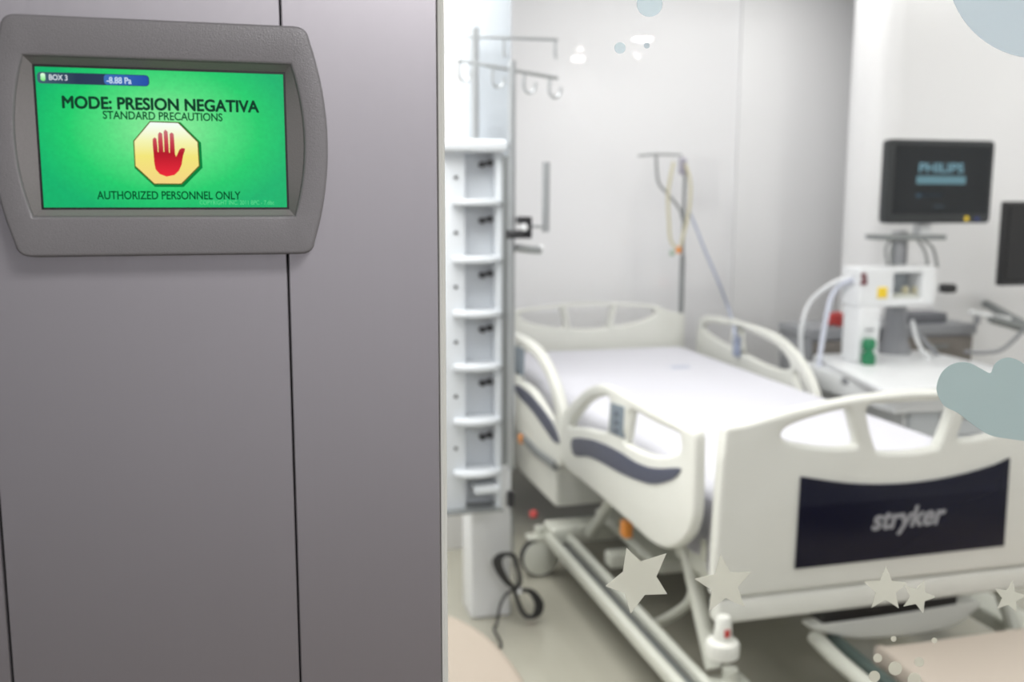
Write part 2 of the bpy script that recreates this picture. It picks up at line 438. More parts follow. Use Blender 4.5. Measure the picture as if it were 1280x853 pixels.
# the screen's picture: green with a paler middle
m = bpy.data.materials.new('green_screen'); m.use_nodes = True; nt = m.node_tree; nt.nodes.clear()
tc = nt.nodes.new('ShaderNodeTexCoord'); mp = nt.nodes.new('ShaderNodeMapping')
mp.inputs['Location'].default_value = (0.0, 0, -0.046-0.006); mp.inputs['Scale'].default_value = (1, 1, 1)
nt.links.new(tc.outputs['Object'], mp.inputs[0])
mp2 = nt.nodes.new('ShaderNodeMapping'); mp2.inputs['Scale'].default_value = (1/0.085, 0, 1/0.06)
nt.links.new(mp.outputs[0], mp2.inputs[0])
gr = nt.nodes.new('ShaderNodeTexGradient'); gr.gradient_type = 'SPHERICAL'; nt.links.new(mp2.outputs[0], gr.inputs[0])
cr = nt.nodes.new('ShaderNodeValToRGB'); e = cr.color_ramp.elements
e[0].position = 0.0; e[0].color = rgb(0, 176, 104); e[1].position = 0.85; e[1].color = rgb(124, 228, 146)
q = e.new(0.30); q.color = rgb(22, 200, 104); q = e.new(0.55); q.color = rgb(74, 216, 122)
nt.links.new(gr.outputs['Fac'], cr.inputs[0])
nz = nt.nodes.new('ShaderNodeTexNoise'); nz.inputs['Scale'].default_value = 420
nt.links.new(tc.outputs['Object'], nz.inputs['Vector'])
mr = nt.nodes.new('ShaderNodeMapRange'); mr.inputs[3].default_value = 0.86; mr.inputs[4].default_value = 1.08
nt.links.new(nz.outputs['Fac'], mr.inputs[0])
em = nt.nodes.new('ShaderNodeEmission'); nt.links.new(cr.outputs[0], em.inputs[0]); nt.links.new(mr.outputs[0], em.inputs[1])
gl = nt.nodes.new('ShaderNodeBsdfGlossy'); gl.inputs[0].default_value = (0.03, 0.03, 0.035, 1); gl.inputs['Roughness'].default_value = 0.15
ad = nt.nodes.new('ShaderNodeAddShader'); nt.links.new(em.outputs[0], ad.inputs[0]); nt.links.new(gl.outputs[0], ad.inputs[1])
ou = nt.nodes.new('ShaderNodeOutputMaterial'); nt.links.new(ad.outputs[0], ou.inputs[0])
SY = PY+0.0068
scr = box_obj('screen', (SX0, SY, SZ0), (SX1, SY+0.002, SZ1), m, parent=cp, label='glowing green display', smooth=False)
def sx(px): return at_y(px, 170, SY).x
def sz(py): return at_y(200, py, SY).z
def stext(name, s, x0, x1, y0, y1, col, bold=0.0, lift=0.0003, shear=0.0):
    bm = B(); bm_text(bm, s, sx(x0), sx(x1), sz(y1), sz(y0), SY-lift, bold, shear)
    return obj(name, bm, emit(name, col), scr, smooth=False, recalc=False)
dk = rgb(18, 70, 44)
stext('heading_lettering', 'MODE: PRESION NEGATIVA', 80, 325, 122.5, 138.5, rgb(22, 62, 44), 0.045)
stext('precautions_lettering', 'STANDARD PRECAUTIONS', 130, 279, 140, 150.3, rgb(18, 84, 48), 0.025)
stext('authorized_lettering', 'AUTHORIZED PERSONNEL ONLY', 117, 298, 239, 249.5, rgb(10, 78, 42), 0.02)
stext('copyright_lettering', 'COPYRIGHT INC. 2011 BPC - 7.dbc', 246, 340, 250.5, 256, rgb(92, 214, 140), 0.0)
def flat(name, pts, col, lift, strength=1.0, holes=()):
    bm = B(); bm_shape(bm, pts, holes, 0.00006, 0, 'xz', SY-lift)
    return obj(name, bm, col if not isinstance(col, tuple) else emit(name, col, strength), scr, smooth=False)
def ramp_emit(name, stops, axis=2, size=0.01):
    m = bpy.data.materials.new(name); m.use_nodes = True; nt = m.node_tree; nt.nodes.clear()
    tc = nt.nodes.new('ShaderNodeTexCoord'); sp = nt.nodes.new('ShaderNodeSeparateXYZ'); nt.links.new(tc.outputs['Generated'], sp.inputs[0])
    cr = nt.nodes.new('ShaderNodeValToRGB'); e = cr.color_ramp.elements
    e[0].position, e[0].color = stops[0]; e[1].position, e[1].color = stops[-1]
    for p_, c_ in stops[1:-1]: q = e.new(p_); q.color = c_
    nt.links.new(sp.outputs[axis], cr.inputs[0])
    em = nt.nodes.new('ShaderNodeEmission'); nt.links.new(cr.outputs[0], em.inputs[0])
    ou = nt.nodes.new('ShaderNodeOutputMaterial'); nt.links.new(em.outputs[0], ou.inputs[0]); return m
flat('status_bar', rounded_rect(sx(51), sx(190), sz(108.5), sz(94.5), 0.0025), ramp_emit('status_bar', [(0, rgb(70, 96, 110)), (0.35, rgb(44, 58, 82)), (1, rgb(52, 66, 92))], 0), 0.0001)
flat('pressure_field', rounded_rect(sx(134), sx(189), sz(107.8), sz(95.2), 0.002), ramp_emit('pressure_field', [(0, rgb(64, 110, 176)), (1, rgb(40, 80, 164))], 0), 0.0002)
flat('status_light', rounded_rect(sx(55.5), sx(61.5), sz(105.5), sz(96), 0.0012), ramp_emit('status_light', [(0, rgb(110, 226, 110)), (1, rgb(225, 255, 230))]), 0.0003)
stext('room_lettering', 'BOX 3', 66, 89, 97.3, 104.3, rgb(205, 212, 220), 0.03, 0.0004)
stext('pressure_lettering', '-8.88 Pa', 137, 168, 98, 106.3, rgb(196, 214, 235), 0.03, 0.0004)
# octagon with hand
oc = [(sx(x), sz(y)) for x, y in [(188.5, 152.5), (223.5, 153), (247, 177), (247.5, 207), (224, 230), (190, 230), (167, 208), (167, 177)]]
cxo = sum(p[0] for p in oc)/8; czo = sum(p[1] for p in oc)/8
def scaled(pts, s, dx=0, dz=0): return [(cxo+(x-cxo)*s+dx, czo+(z-czo)*s+dz) for x, z in pts]
flat('sign_shadow', scaled(oc, 1.06, 0.0008, -0.0008), rgb(10, 128, 62), 0.00008)
flat('sign_rim', scaled(oc, 1.02), rgb(96, 96, 40), 0.00016)
flat('stop_sign', scaled(oc, 0.985), ramp_emit('stop_sign', [(0, rgb(240, 208, 128)), (0.45, rgb(238, 226, 122)), (0.7, rgb(240, 240, 176)), (1, rgb(242, 252, 246))]), 0.00024)
hand = []
def H(x, y): return (sx(30+x*340/1280), sz(70+y*200/753))
hp = [(606, 470), (604, 420), (605, 392), (614, 384), (623, 390), (625, 420), (626, 453), (630, 453), (630, 400), (632, 366), (641, 358), (651, 366), (652, 400), (653, 452),
      (657, 452), (658, 400), (658, 356), (667, 346), (677, 356), (678, 400), (679, 456), (683, 456), (685, 410), (686, 366), (695, 359), (705, 366), (706, 410), (707, 462), (711, 474),
      (718, 462), (728, 440), (740, 432), (755, 434), (753, 446), (744, 470), (736, 510), (722, 540), (700, 560), (662, 568), (630, 556), (612, 534), (607, 505)]
flat('hand_symbol', [H(*p) for p in hp], ramp_emit('hand_symbol', [(0, rgb(232, 44, 60)), (0.5, rgb(176, 30, 44)), (0.75, rgb(196, 70, 82)), (1, rgb(196, 120, 124))]), 0.0004)

# ------------------------------------------------------------------ stickers on the glass
DY = GY - 0.0004
def sticker(name, pts, m, label, cat, group=None):
    bm = B(); bm_shape(bm, pts, [], 0.0004, 0, 'xz', DY)
    return obj(name, bm, m, None, label, cat, group, smooth=False)
def gp(px): return XZ(px, DY)
s1 = [(783, 685), (801, 702), (833, 692), (820.5, 721), (834, 743), (806, 744), (788, 767.5), (781, 742), (756.5, 733), (778.5, 715)]
sticker('star_sticker', gp(s1), M['star'], 'largest clear-cut sand-coloured star on the glass, left of the footboard over the bed rail', 'star sticker', 'star stickers on the glass')
def star(cx, cy, R, rot, k=0.45):
    return [(cx+(R if i % 2 == 0 else R*k)*math.sin(rot+PI*i/5), cy-(R if i % 2 == 0 else R*k)*math.cos(rot+PI*i/5)) for i in range(10)]
sticker('star_sticker', gp(star(905, 731, 38, -0.12)), M['star'], 'sand-coloured star on the glass above the white corner bumper', 'star sticker', 'star stickers on the glass')
sticker('star_sticker', gp(star(1107, 737, 29, 0.02)), M['star'], 'larger star of the touching pair under the navy panel of the footboard', 'star sticker', 'star stickers on the glass')
sticker('star_sticker', gp(star(1148, 746, 22, 0.35)), M['star'], 'smaller tilted star of the touching pair under the navy panel', 'star sticker', 'star stickers on the glass')
sticker('star_sticker', gp(star(1262, 747, 21, 0.2)), M['star'], 'faint star on the glass at the right border of the photo', 'star sticker', 'star stickers on the glass')
cl = [(1171, 489), (1174, 472), (1183, 460), (1197, 453.5), (1212, 454), (1226, 461), (1238, 466.5), (1243, 456), (1252, 449), (1264, 447.5), (1278, 454), (1292, 468), (1306, 486), (1318, 510), (1322, 535), (1312, 550), (1290, 552), (1262, 549), (1237, 544), (1216, 531), (1198, 517), (1180, 507)]
sticker('cloud_sticker', gp(smooth2(cl)), M['cloud'], 'dusty blue cloud sticker on the glass in front of the footboard top', 'cloud sticker')
def circ(cx, cy, r, n=40): return [(cx+r*math.cos(2*PI*k/n), cy+r*math.sin(2*PI*k/n)) for k in range(n)]
sticker('round_sticker', gp(circ(1297, -40, 113, 64)), M['bubble'], 'big pale blue rounded sticker in the upper right corner of the glass', 'sticker')
G2 = 'round dot stickers on the upper glass'
sticker('dot_sticker', gp(circ(812, 5, 16)), M['bubble2'], 'largest pale blue dot on the glass, at the top border of the photo', 'dot sticker', G2)
sticker('dot_sticker', gp(circ(775, 60, 7)), M['bubble2'], 'medium pale blue dot on the upper glass between the two light reflections', 'dot sticker', G2)
sticker('dot_sticker', gp(circ(808.5, 57, 3.6)), M['bubble'], 'tiny blue dot on the glass overlapping the wide light reflection', 'dot sticker', G2)
G3 = 'small dot stickers low on the glass'
for (x, y, r), lb in zip([(1097, 823, 5.5), (1119, 836, 8.5), (1093, 846, 7), (1149, 828, 6), (1143, 850, 8.5), (1117, 799, 3.5), (1168, 801, 3.5)],
        ['upper left dot of the cluster on the glass below the footboard', 'largest dot in the middle of the cluster on the low glass', 'lowest left dot of the cluster on the low glass',
         'upper right dot of the cluster on the glass beside the beige bench edge', 'dot cut by the bottom border, right in the cluster', 'small dot above the dot cluster, under the touching stars',
         'small lone dot right of the cluster, below the footboard']):
    sticker('dot_sticker', gp(circ(x, y, r, 28)), M['dot'], lb, 'dot sticker', G3)

# ------------------------------------------------------------------ hospital bed
BCX = 1.715
bed = thing('hospital_bed', 'white adjustable hospital bed with navy footboard panel and made-up mattress', 'bed', (BCX, 3.5, 0))
FY = 2.25
def mir(pts): return pts + [(2*BCX-x, z) for x, z in pts[::-1]]
fo = [(1.150, 0.440), (1.153, 0.60), (1.160, 0.80), (1.166, 0.896), (1.176, 0.905), (1.23, 0.909), (1.286, 0.921), (1.36, 0.937), (1.45, 0.951), (1.56, 0.963), (1.65, 0.969), (1.715, 0.971)]
fo = [(x, z) for x, z in fo]
outer = fo + [(2*BCX-x, z) for x, z in fo[-2::-1]]
outer = ([(1.165, 0.440), (1.152, 0.455)] + fo[1:] + [(2*BCX-x, z) for x, z in (fo[1:])[-2::-1]] + [(2*BCX-1.152, 0.455), (2*BCX-1.165, 0.440)])
h1 = smooth2([(1.332, 0.874), (1.352, 0.895), (1.42, 0.915), (1.505, 0.930), (1.528, 0.924), (1.545, 0.875), (1.556, 0.838), (1.545, 0.828), (1.48, 0.829), (1.40, 0.842), (1.35, 0.856)], 5)
h2 = smooth2([(1.585, 0.936), (1.65, 0.940), (1.715, 0.941), (1.78, 0.940), (1.845, 0.936), (1.836, 0.875), (1.814, 0.820), (1.80, 0.808), (1.715, 0.802), (1.63, 0.808), (1.616, 0.820), (1.594, 0.875)], 5)
h3 = [(2*BCX-x, z) for x, z in h1]
bm = B(); bm_shape(bm, outer, [h1, h2, h3], 0.045, 0.014, 'xz', FY+0.0225, 3)
fb = obj('footboard', bm, M['bed'], bed)
pn = [(1.384, 0.506), (1.388, 0.757)] + [(1.388+0.655*t, 0.757-0.041*(1-(2*t-1)**2)+0.014*t) for t in [k/14 for k in range(1, 14)]] + [(2.043, 0.772), (2.047, 0.514)]
pn = [(1.384, 0.506), (1.388, 0.760)] + [(1.388+0.654*k/14, 0.762-0.044*(1-(2*k/14-1)**2)) for k in range(1, 14)] + [(2.042, 0.766), (2.046, 0.510)]
bm = B(); bm_shape(bm, pn, [], 0.008, 0.002, 'xz', FY-0.002)
obj('navy_panel', bm, M['navy'], fb, label='glossy navy panel')
bm = B(); bm_text(bm, 'stryker', 1.608, 1.842, 0.575, 0.655, FY-0.0072, 0.035, 0.25)
obj('lettering', bm, M['logo'], fb, label='grey lettering on the navy panel', smooth=False, recalc=False)
bm = B(); bm_b2(bm, (1.165, FY+0.004, 0.368), (2*BCX-1.165, FY+0.055, 0.436), 0.012, 3)
obj('foot_crossbar', bm, M['bed'], bed)
# corner bumpers
for s in (-1, 1):
    c = (BCX+s*(BCX-1.163), FY-0.035, 0.30)
    bm = B(); bm_lathe(bm, c, [(0.034, 0), (0.043, 0.006), (0.044, 0.036), (0.041, 0.044), (0.024, 0.050), (0.020, 0.105), (0.016, 0.112)])
    bmp = obj('corner_bumper', bm, M['bed'], bed)
    if s < 0:
        bm = B(); bm_b2(bm, (c[0]-0.007, c[1]-0.0235, c[2]+0.062), (c[0]+0.009, c[1]-0.017, c[2]+0.084), 0.002)
        obj('red_mark', bm, M['red'], bmp, label='small red mark')
# headboard
HY = 4.85
hb = XZ([(646, 391), (696, 382.5), (738, 379.5)], HY)
ho = [(1.172, 0.45), (1.172, 0.83), (1.18, 0.852), (1.26, 0.868), (1.30, 0.885), (1.335, 0.900), (1.40, 0.908), (1.56, 0.921), (1.715, 0.926)]
outer = ho + [(2*BCX-x, z) for x, z in ho[-2::-1]]
def cmir(h): return [(2*BCX-x, z) for x, z in h]
a1 = smooth2([(1.345, 0.862), (1.37, 0.885), (1.45, 0.896), (1.555, 0.905), (1.56, 0.895), (1.575, 0.83), (1.57, 0.800), (1.50, 0.806), (1.40, 0.830)], 5)
a2 = smooth2([(1.595, 0.907), (1.715, 0.911), (1.835, 0.907), (1.832, 0.88), (1.815, 0.80), (1.80, 0.792), (1.715, 0.789), (1.63, 0.792), (1.615, 0.80), (1.598, 0.88)], 5)
bm = B(); bm_shape(bm, outer, [a1, a2, cmir(a1)], 0.045, 0.013, 'xz', HY+0.02, 3)
obj('headboard', bm, M['bed'], bed)
# mattress and platform
bm = B(); bm_b2(bm, (1.215, 2.335, 0.55), (2.215, 4.80, 0.695), 0.045, 4)
mt = obj('mattress', bm, M['sheet'], bed, label='mattress under a smooth white sheet')
bm = B()
# sheet corner hanging down at the foot
gx = []
for i in range(13):
    row = []
    for j in range(8):
        t = i/12; d = j/7
        row.append(bm.verts.new((1.205-0.012*math.sin(t*14)*d-0.006*d, 2.325+0.30*t, 0.665-(0.20-0.05*t)*d)))
    gx.append(row)
for i in range(12):
    for j in range(7): bm.faces.new((gx[i][j], gx[i+1][j], gx[i+1][j+1], gx[i][j+1]))
bmesh.ops.solidify(bm, geom=bm.faces[:], thickness=0.004)
obj('sheet_corner', bm, M['sheet'], mt)
bm = B(); bm_b2(bm, (1.205, 2.33, 0.47), (2.225, 4.82, 0.545), 0.01)
obj('mattress_platform', bm, M['bedframe'], bed)
bm = B()
p = at_z(852, 459, 0.696); bm_b2(bm, (p.x-0.05, p.y-0.02, 0.6952), (p.x+0.04, p.y+0.03, 0.6965), 0.0005)
obj('sheet_label', bm, M['bluetube'], mt, label='small pale blue print on the sheet')

# side rails
RX = 1.13
def rail(name, outer, holes, stripe, x, th=0.036):
    bm = B(); bm_shape(bm, outer, holes, th, 0.012, 'yz', x, 3)
    r = obj(name, bm, M['bed'], bed)
    if stripe:
        bm = B(); bm_shape(bm, stripe, [], 0.006, 0.001, 'yz', x-th/2-0.0005)
        obj('inlay_stripe', bm, M['stripe'], r, label='wavy slate blue stripe')
    return r
f_out = smooth2(YZ([(708, 562), (709, 520), (716, 507), (736, 487), (753, 480.5), (767, 483.5), (795, 498), (837, 520), (868, 536), (875, 541), (876, 560), (875, 610), (873, 648), (863, 674), (842, 686), (819, 677), (796, 656), (756, 621), (727, 597), (712, 584)], RX), 4)
f_h1 = smooth2(YZ([(717, 532), (724, 519), (738, 503.5), (752, 496), (764, 496), (767.5, 501), (766, 520), (764, 538), (752, 539), (735, 535), (724, 534)], RX), 4)
f_h2 = smooth2(YZ([(795, 514), (823, 528), (851, 540.5), (856.5, 546), (857, 562), (848, 568.5), (826, 570), (803, 563), (786, 552), (789, 535)], RX), 4)
f_st = smooth2(YZ([(716, 549), (736, 549), (752.5, 554), (775, 565), (797.5, 579), (820, 585.5), (849, 585), (850, 591), (842, 599), (824, 605), (808, 604), (779, 593), (750, 577), (735, 571), (718, 569)], RX-0.018), 4)
rf = rail('side_rail', f_out, [f_h1, f_h2], f_st, RX)
# keypad block between the rail's two openings
kp = YZ([(766, 503), (783, 509), (781, 548), (764, 541)], RX-0.012)
bm = B(); bm_shape(bm, kp, [], 0.012, 0.002, 'yz', RX-0.014); kpo = obj('keypad', bm, M['keypad'], rf, label='blue-grey keypad on the rail')
kq = YZ([(784, 509), (794, 514), (788, 552), (782, 549)], RX)
bm = B(); bm_shape(bm, kq, [], 0.022, 0.003, 'yz', RX); obj('keypad_housing', bm, M['bed'], rf)
bm = B()
for k in range(3):
    u = sum(q[0] for q in kp)/4; v = max(q[1] for q in kp)-0.035-0.028*k
    bm_box(bm, (RX-0.0205, u, v), (0.003, 0.022, 0.014), 0.001)
obj('keypad_buttons', bm, M['stripe'], kpo)
# head section (left); right one mirrored across the bed
def head_pts(x):
    o = [(4.60, 0.47), (4.70, 0.50), (4.74, 0.60), (4.735, 0.76), (4.70, 0.85), (4.60, 0.876), (4.40, 0.884), (4.15, 0.886), (3.98, 0.884), (3.85, 0.876), (3.74, 0.858), (3.63, 0.818), (3.54, 0.768), (3.475, 0.705), (3.43, 0.63), (3.415, 0.56), (3.43, 0.49), (3.48, 0.455), (3.60, 0.445), (3.8, 0.455), (4.2, 0.465)]
    h = [[(4.68, 0.80), (4.62, 0.835), (4.45, 0.850), (4.30, 0.853), (4.285, 0.80), (4.27, 0.745), (4.40, 0.755), (4.58, 0.775)],
         [(4.18, 0.853), (4.02, 0.852), (3.90, 0.842), (3.78, 0.822), (3.69, 0.785), (3.66, 0.745), (3.75, 0.722), (3.90, 0.722), (4.05, 0.735), (4.17, 0.75)],
         [(3.615, 0.742), (3.56, 0.70), (3.505, 0.645), (3.475, 0.59), (3.50, 0.575), (3.54, 0.61), (3.59, 0.67), (3.63, 0.715)]]
    return smooth2(o, 4), [smooth2(q, 4) for q in h]
l_out = smooth2(YZ([(646, 417), (662, 424), (679, 441), (693, 469), (702, 494), (707.5, 517), (709.5, 557), (706, 580), (696, 580), (668, 562)], RX)[:], 4)
L_o = [(4.60, 0.47), (4.72, 0.52), (4.735, 0.76), (4.68, 0.85), (4.50, 0.876), (4.30, 0.885), (4.13, 0.887), (3.93, 0.888), (3.80, 0.876), (3.735, 0.862), (3.66, 0.838), (3.587, 0.802), (3.53, 0.768), (3.494, 0.74), (3.444, 0.683), (3.42, 0.62), (3.415, 0.565), (3.43, 0.50), (3.47, 0.470), (3.545, 0.460), (3.8, 0.462), (4.13, 0.466)]
L_h = YZ([(650, 432), (665, 440), (679, 457), (691, 482), (698, 512), (698, 524), (694, 527), (685, 512), (669, 488), (657, 478), (651, 474)], RX)
L_s = YZ([(646, 481), (662.5, 492), (679, 512), (693.5, 534), (700, 553), (693, 552), (682, 537), (665, 513), (646, 492)], RX-0.018)
L_h2 = [(4.68, 0.80), (4.60, 0.84), (4.40, 0.852), (4.26, 0.853), (4.24, 0.80), (4.24, 0.75), (4.42, 0.755), (4.58, 0.775)]
rl = rail('side_rail', smooth2(L_o, 4), [smooth2(L_h, 4), smooth2(L_h2, 4)], smooth2(L_s, 4), RX)
kp = YZ([(643, 431), (655, 437), (654, 470), (643, 466)], RX-0.01)
bm = B(); bm_shape(bm, kp, [], 0.012, 0.002, 'yz', RX-0.012); obj('keypad', bm, M['keypad'], rl, label='blue-grey keypad on the rail')
ro, rh = head_pts(0)
ro = [(y+0.17 if y < 4.3 else y+0.03, z-0.008) for y, z in ro]; rh = [[(y+0.17 if y < 4.24 else y+0.03, z-0.008) for y, z in q] for q in rh]
rr_ = rail('side_rail', ro, rh, None, 2*BCX-RX)
bm = B(); p = at_x(921, 433, 2*BCX-RX-0.03); bm_b2(bm, (p.x-0.008, p.y-0.03, p.z-0.05), (p.x+0.008, p.y+0.03, p.z+0.05), 0.006)
obj('blue_clip', bm, mat('muted_blue_plastic', rgb(150, 160, 184), 0.4), rr_, label='muted blue clip on the rail')
# rail brackets, orange release tabs
for y0, z0 in ((2.55, 0.56), (3.1, 0.56), (3.75, 0.52), (4.4, 0.52)):
    tube_obj('rail_bracket', [(RX+0.01, y0, z0), (RX+0.045, y0, z0-0.05), (1.22, y0, 0.50)], 0.014, M['bedframe'], parent=bed)
bm = B(); a = at_x(652, 545, RX-0.02); b_ = at_x(695, 583, RX-0.02)
bm_tube(bm, [a, (a+b_)/2+Vector((0, 0, -0.01)), b_], 0.018, 8); obj('release_bar', bm, M['steel'], bed)
bm = B(); bm_box(bm, at_x(652, 549, RX-0.03), (0.02, 0.04, 0.035), 0.005); obj('release_tab', bm, M['orange'], bed, label='orange release tab')
bm = B(); bm_box(bm, at_x(783, 661, 1.19), (0.03, 0.05, 0.055), 0.006); obj('release_tab', bm, M['orange'], bed, label='orange release tab')
# base
bm = B(); bm_b2(bm, (1.088, 2.20, 0.138), (1.118, 3.64, 0.185), 0.012, 3); obj('base_rail', bm, M['bedframe'], bed)
bm = B(); bm_b2(bm, (1.158, 2.22, 0.15), (1.186, 3.60, 0.190), 0.012, 3); obj('base_rail', bm, M['bedframe'], bed)
bm = B(); bm_b2(bm, (1.112, 2.22, 0.13), (1.164, 3.6, 0.150), 0.004); obj('base_web', bm, M['steel'], bed)
bm = B(); bm_b2(bm, (2.225, 2.22, 0.135), (2.345, 3.64, 0.19), 0.012, 3); obj('base_rail', bm, M['bedframe'], bed)
bm = B(); bm_b2(bm, (1.10, 3.50, 0.15), (2.33, 3.62, 0.215), 0.012, 3); obj('base_crossbar', bm, M['bedframe'], bed)
bm = B(); bm_b2(bm, (1.2, 3.14, 0.18), (2.23, 3.20, 0.235), 0.01, 3); obj('base_crossbar', bm, M['bedframe'], bed)
bm = B(); bm_b2(bm, (1.14, 3.60, 0.265), (2.29, 4.72, 0.468), 0.02, 3); obj('under_cover', bm, M['bed'], bed, label='pale cover below the mattress platform')
bm = B(); bm_b2(bm, (1.3, 2.95, 0.22), (2.13, 3.59, 0.262), 0.02, 3); obj('lift_housing', bm, M['bedframe'], bed)
def strut(a, b, r=0.018, name='strut', mm='bedframe'):
    bm = B(); bm_tube(bm, [a, b], r, 10); obj(name, bm, M[mm], bed)
strut((1.235, 3.18, 0.45), (1.24, 3.45, 0.20), 0.022)
strut((2.2, 3.18, 0.45), (2.2, 3.45, 0.20), 0.022)
strut((1.215, 2.56, 0.475), (1.215, 2.36, 0.19), 0.024)
strut((2.215, 2.56, 0.475), (2.215, 2.36, 0.19), 0.024)
bm = B(); bm_tube(bm, [at_x(797, 787, 1.25), at_x(825, 778, 1.25), at_x(852, 762, 1.24), at_x(864, 748, 1.23), at_x(868, 728, 1.22)], 0.016, 10, 5)
obj('brake_bar', bm, M['bedframe'], bed)
bm = B(); bm_b2(bm, (1.205, 2.33, 0.425), (1.245, 2.62, 0.478), 0.01); obj('platform_bracket', bm, M['bedframe'], bed)
def caster(x, y):
    bm = B(); bm_lathe(bm, (x, y-0.02, 0.078), [(0.055, -0.002), (0.070, 0.002), (0.078, 0.010), (0.078, 0.032), (0.070, 0.040), (0.055, 0.044)], 'y', 32)
    w = obj('caster_wheel', bm, M['rubber'], bed, label='caster with pale hub and dark tyre')
    bm = B(); bm_lathe(bm, (x, y-0.026, 0.078), [(0.012, -0.006), (0.040, -0.004), (0.070, 0.004), (0.070, 0.05), (0.04, 0.056), (0.012, 0.058)], 'y', 32)
    obj('hub', bm, M['bedframe'], w)
    bm = B(); bm_tube(bm, [(x, y, 0.14), (x, y, 0.20)], 0.022, 12); bm_box(bm, (x, y+0.002, 0.160), (0.10, 0.062, 0.016), 0.006)
    obj('caster_fork', bm, M['bedframe'], bed)
for x in (1.075, 2.35): caster(x, 3.585)
for x in (1.25, 2.18): caster(x, 2.33)
bm = B(); bm_lathe(bm, (1.072, 3.66, 0.215), [(0.012, 0), (0.016, 0.004), (0.016, 0.02), (0.01, 0.026)]); obj('red_button', bm, M['red'], bed, label='red button on the base')
# foot-end cover plate and pedal mechanism below the footboard
pl = XZ([(1012, 783), (1060, 776), (1130, 766), (1222, 752), (1216, 766), (1190, 783), (1150, 792), (1110, 797), (1066, 798), (1030, 791)], 2.30)
bm = B(); bm_shape(bm, smooth2(pl, 3), [], 0.05, 0.008, 'xz', 2.32); obj('pedal_plate', bm, M['bed'], bed)
bm = B(); bm_b2(bm, (1.51, 2.30, 0.31), (1.95, 2.38, 0.365), 0.006); obj('pedal_slot', bm, M['black'], bed, label='dark slot above the pedal plate')
bm = B()
bm_tube(bm, [(1.50, 2.32, 0.27), (1.505, 2.20, 0.25), (1.505, 1.86, 0.24)], 0.022, 10, 4)
obj('pedal_arm', bm, M['bedframe'], bed)
bm = B()
bm_tube(bm, [(1.555, 2.32, 0.26), (1.56, 2.20, 0.25), (1.56, 1.86, 0.24)], 0.020, 10, 4)
obj('pedal_arm', bm, mat('dark_teal_steel', rgb(70, 84, 80), 0.4), bed, label='dark teal pedal arm')

# ------------------------------------------------------------------ service column, pump rack, drip poles
CYF = 3.25
bm = B(); bm_b2(bm, (0.724, CYF, 0.0), (0.872, CYF+0.14, 0.60), 0.012, 3); pedm = bm; bm = B()
bm_b2(bm, (0.724, CYF+0.02, 0.58), (0.872, CYF+0.14, ZC), 0.006, 2)
colo = obj('service_column', bm, M['column'], None, 'pale floor-to-ceiling service column behind the pump rack', 'column')
obj('pedestal', pedm, M['white_pl'], colo, label='white lower pedestal')
RY = 3.05
rack = thing('pump_rack', 'tall cool white infusion pump rack with six shelves left of the bed', 'rack', (0.70, RY+0.1, 0.45))
x0, x1 = 0.575, 0.800
zt, zb = at_y(600, 186, RY).z, at_y(600, 640, RY).z
bm = B(); bm_b2(bm, (x0, RY+0.085, zb), (x1-0.012, RY+0.19, zt), 0.006); obj('back_panel', bm, M['rack'], rack)
bm = B(); bm_b2(bm, (x0, RY+0.03, zb), (x0+0.098, RY+0.095, zt), 0.008); obj('left_wall', bm, M['rack'], rack)
bm = B(); bm_b2(bm, (x1-0.03, RY+0.02, zb), (x1-0.008, RY+0.15, zt), 0.006); obj('right_wall', bm, M['rack'], rack)
bm = B(); bm_b2(bm, (x0, RY-0.01, zt-0.01), (x1, RY+0.19, zt+0.028), 0.010, 3); obj('top_cap', bm, M['rack'], rack)
bm = B(); bm_b2(bm, (x0, RY-0.005, zb-0.004), (x1-0.01, RY+0.15, zb+0.006), 0.002); obj('bottom_edge', bm, M['steel'], rack, label='grey bottom edge')
bm = B(); bm_b2(bm, (x0+0.12, RY+0.0, zb+0.055), (x1-0.02, RY+0.09, zb+0.085), 0.01, 3); obj('bottom_tray', bm, M['rack'], rack)
for k, yy in enumerate((253, 325, 393, 460, 528, 593)):
    z = at_y(600, yy, RY).z
    bm = B()
    pts = [(x0+0.055, RY+0.09), (x0+0.055, RY+0.012), (x0+0.07, RY+0.004)] + [(x0+0.07+0.125*t, RY-0.002-0.016*math.sin(PI*t)) for t in [j/10 for j in range(1, 10)]] + [(x1-0.028, RY+0.004), (x1-0.012, RY+0.014), (x1-0.012, RY+0.09)]
    bm_shape(bm, pts, [], 0.020, 0.005, 'xy', z, 2)
    obj('shelf', bm, M['rack'], rack)
for yy in (205, 275, 343, 411, 478, 545):
    z = at_y(607, yy, RY+0.08).z; xc = at_y(607, yy, RY+0.08).x
    bm = B()
    for dx, dz in ((-0.013, -0.002), (0.013, 0.003)):
        bm_lathe(bm, (xc+dx, RY+0.086, z+dz), [(0.010, 0), (0.0105, -0.02), (0.008, -0.026)], 'y', 14)
    bm_b2(bm, (xc-0.016, RY+0.066, z-0.005), (xc+0.016, RY+0.086, z+0.006), 0.002)
    obj('connector', bm, M['black'], rack, label='black twin connector knob')
for yy in (222, 291, 359, 428, 496, 561):
    p = at_y(570, yy, RY+0.029)
    bm = B(); bm_lathe(bm, (p.x, RY+0.031, p.z), [(0.0065, 0), (0.006, -0.004)], 'y', 12); obj('indicator', bm, M['black'], rack, label='small dark indicator')
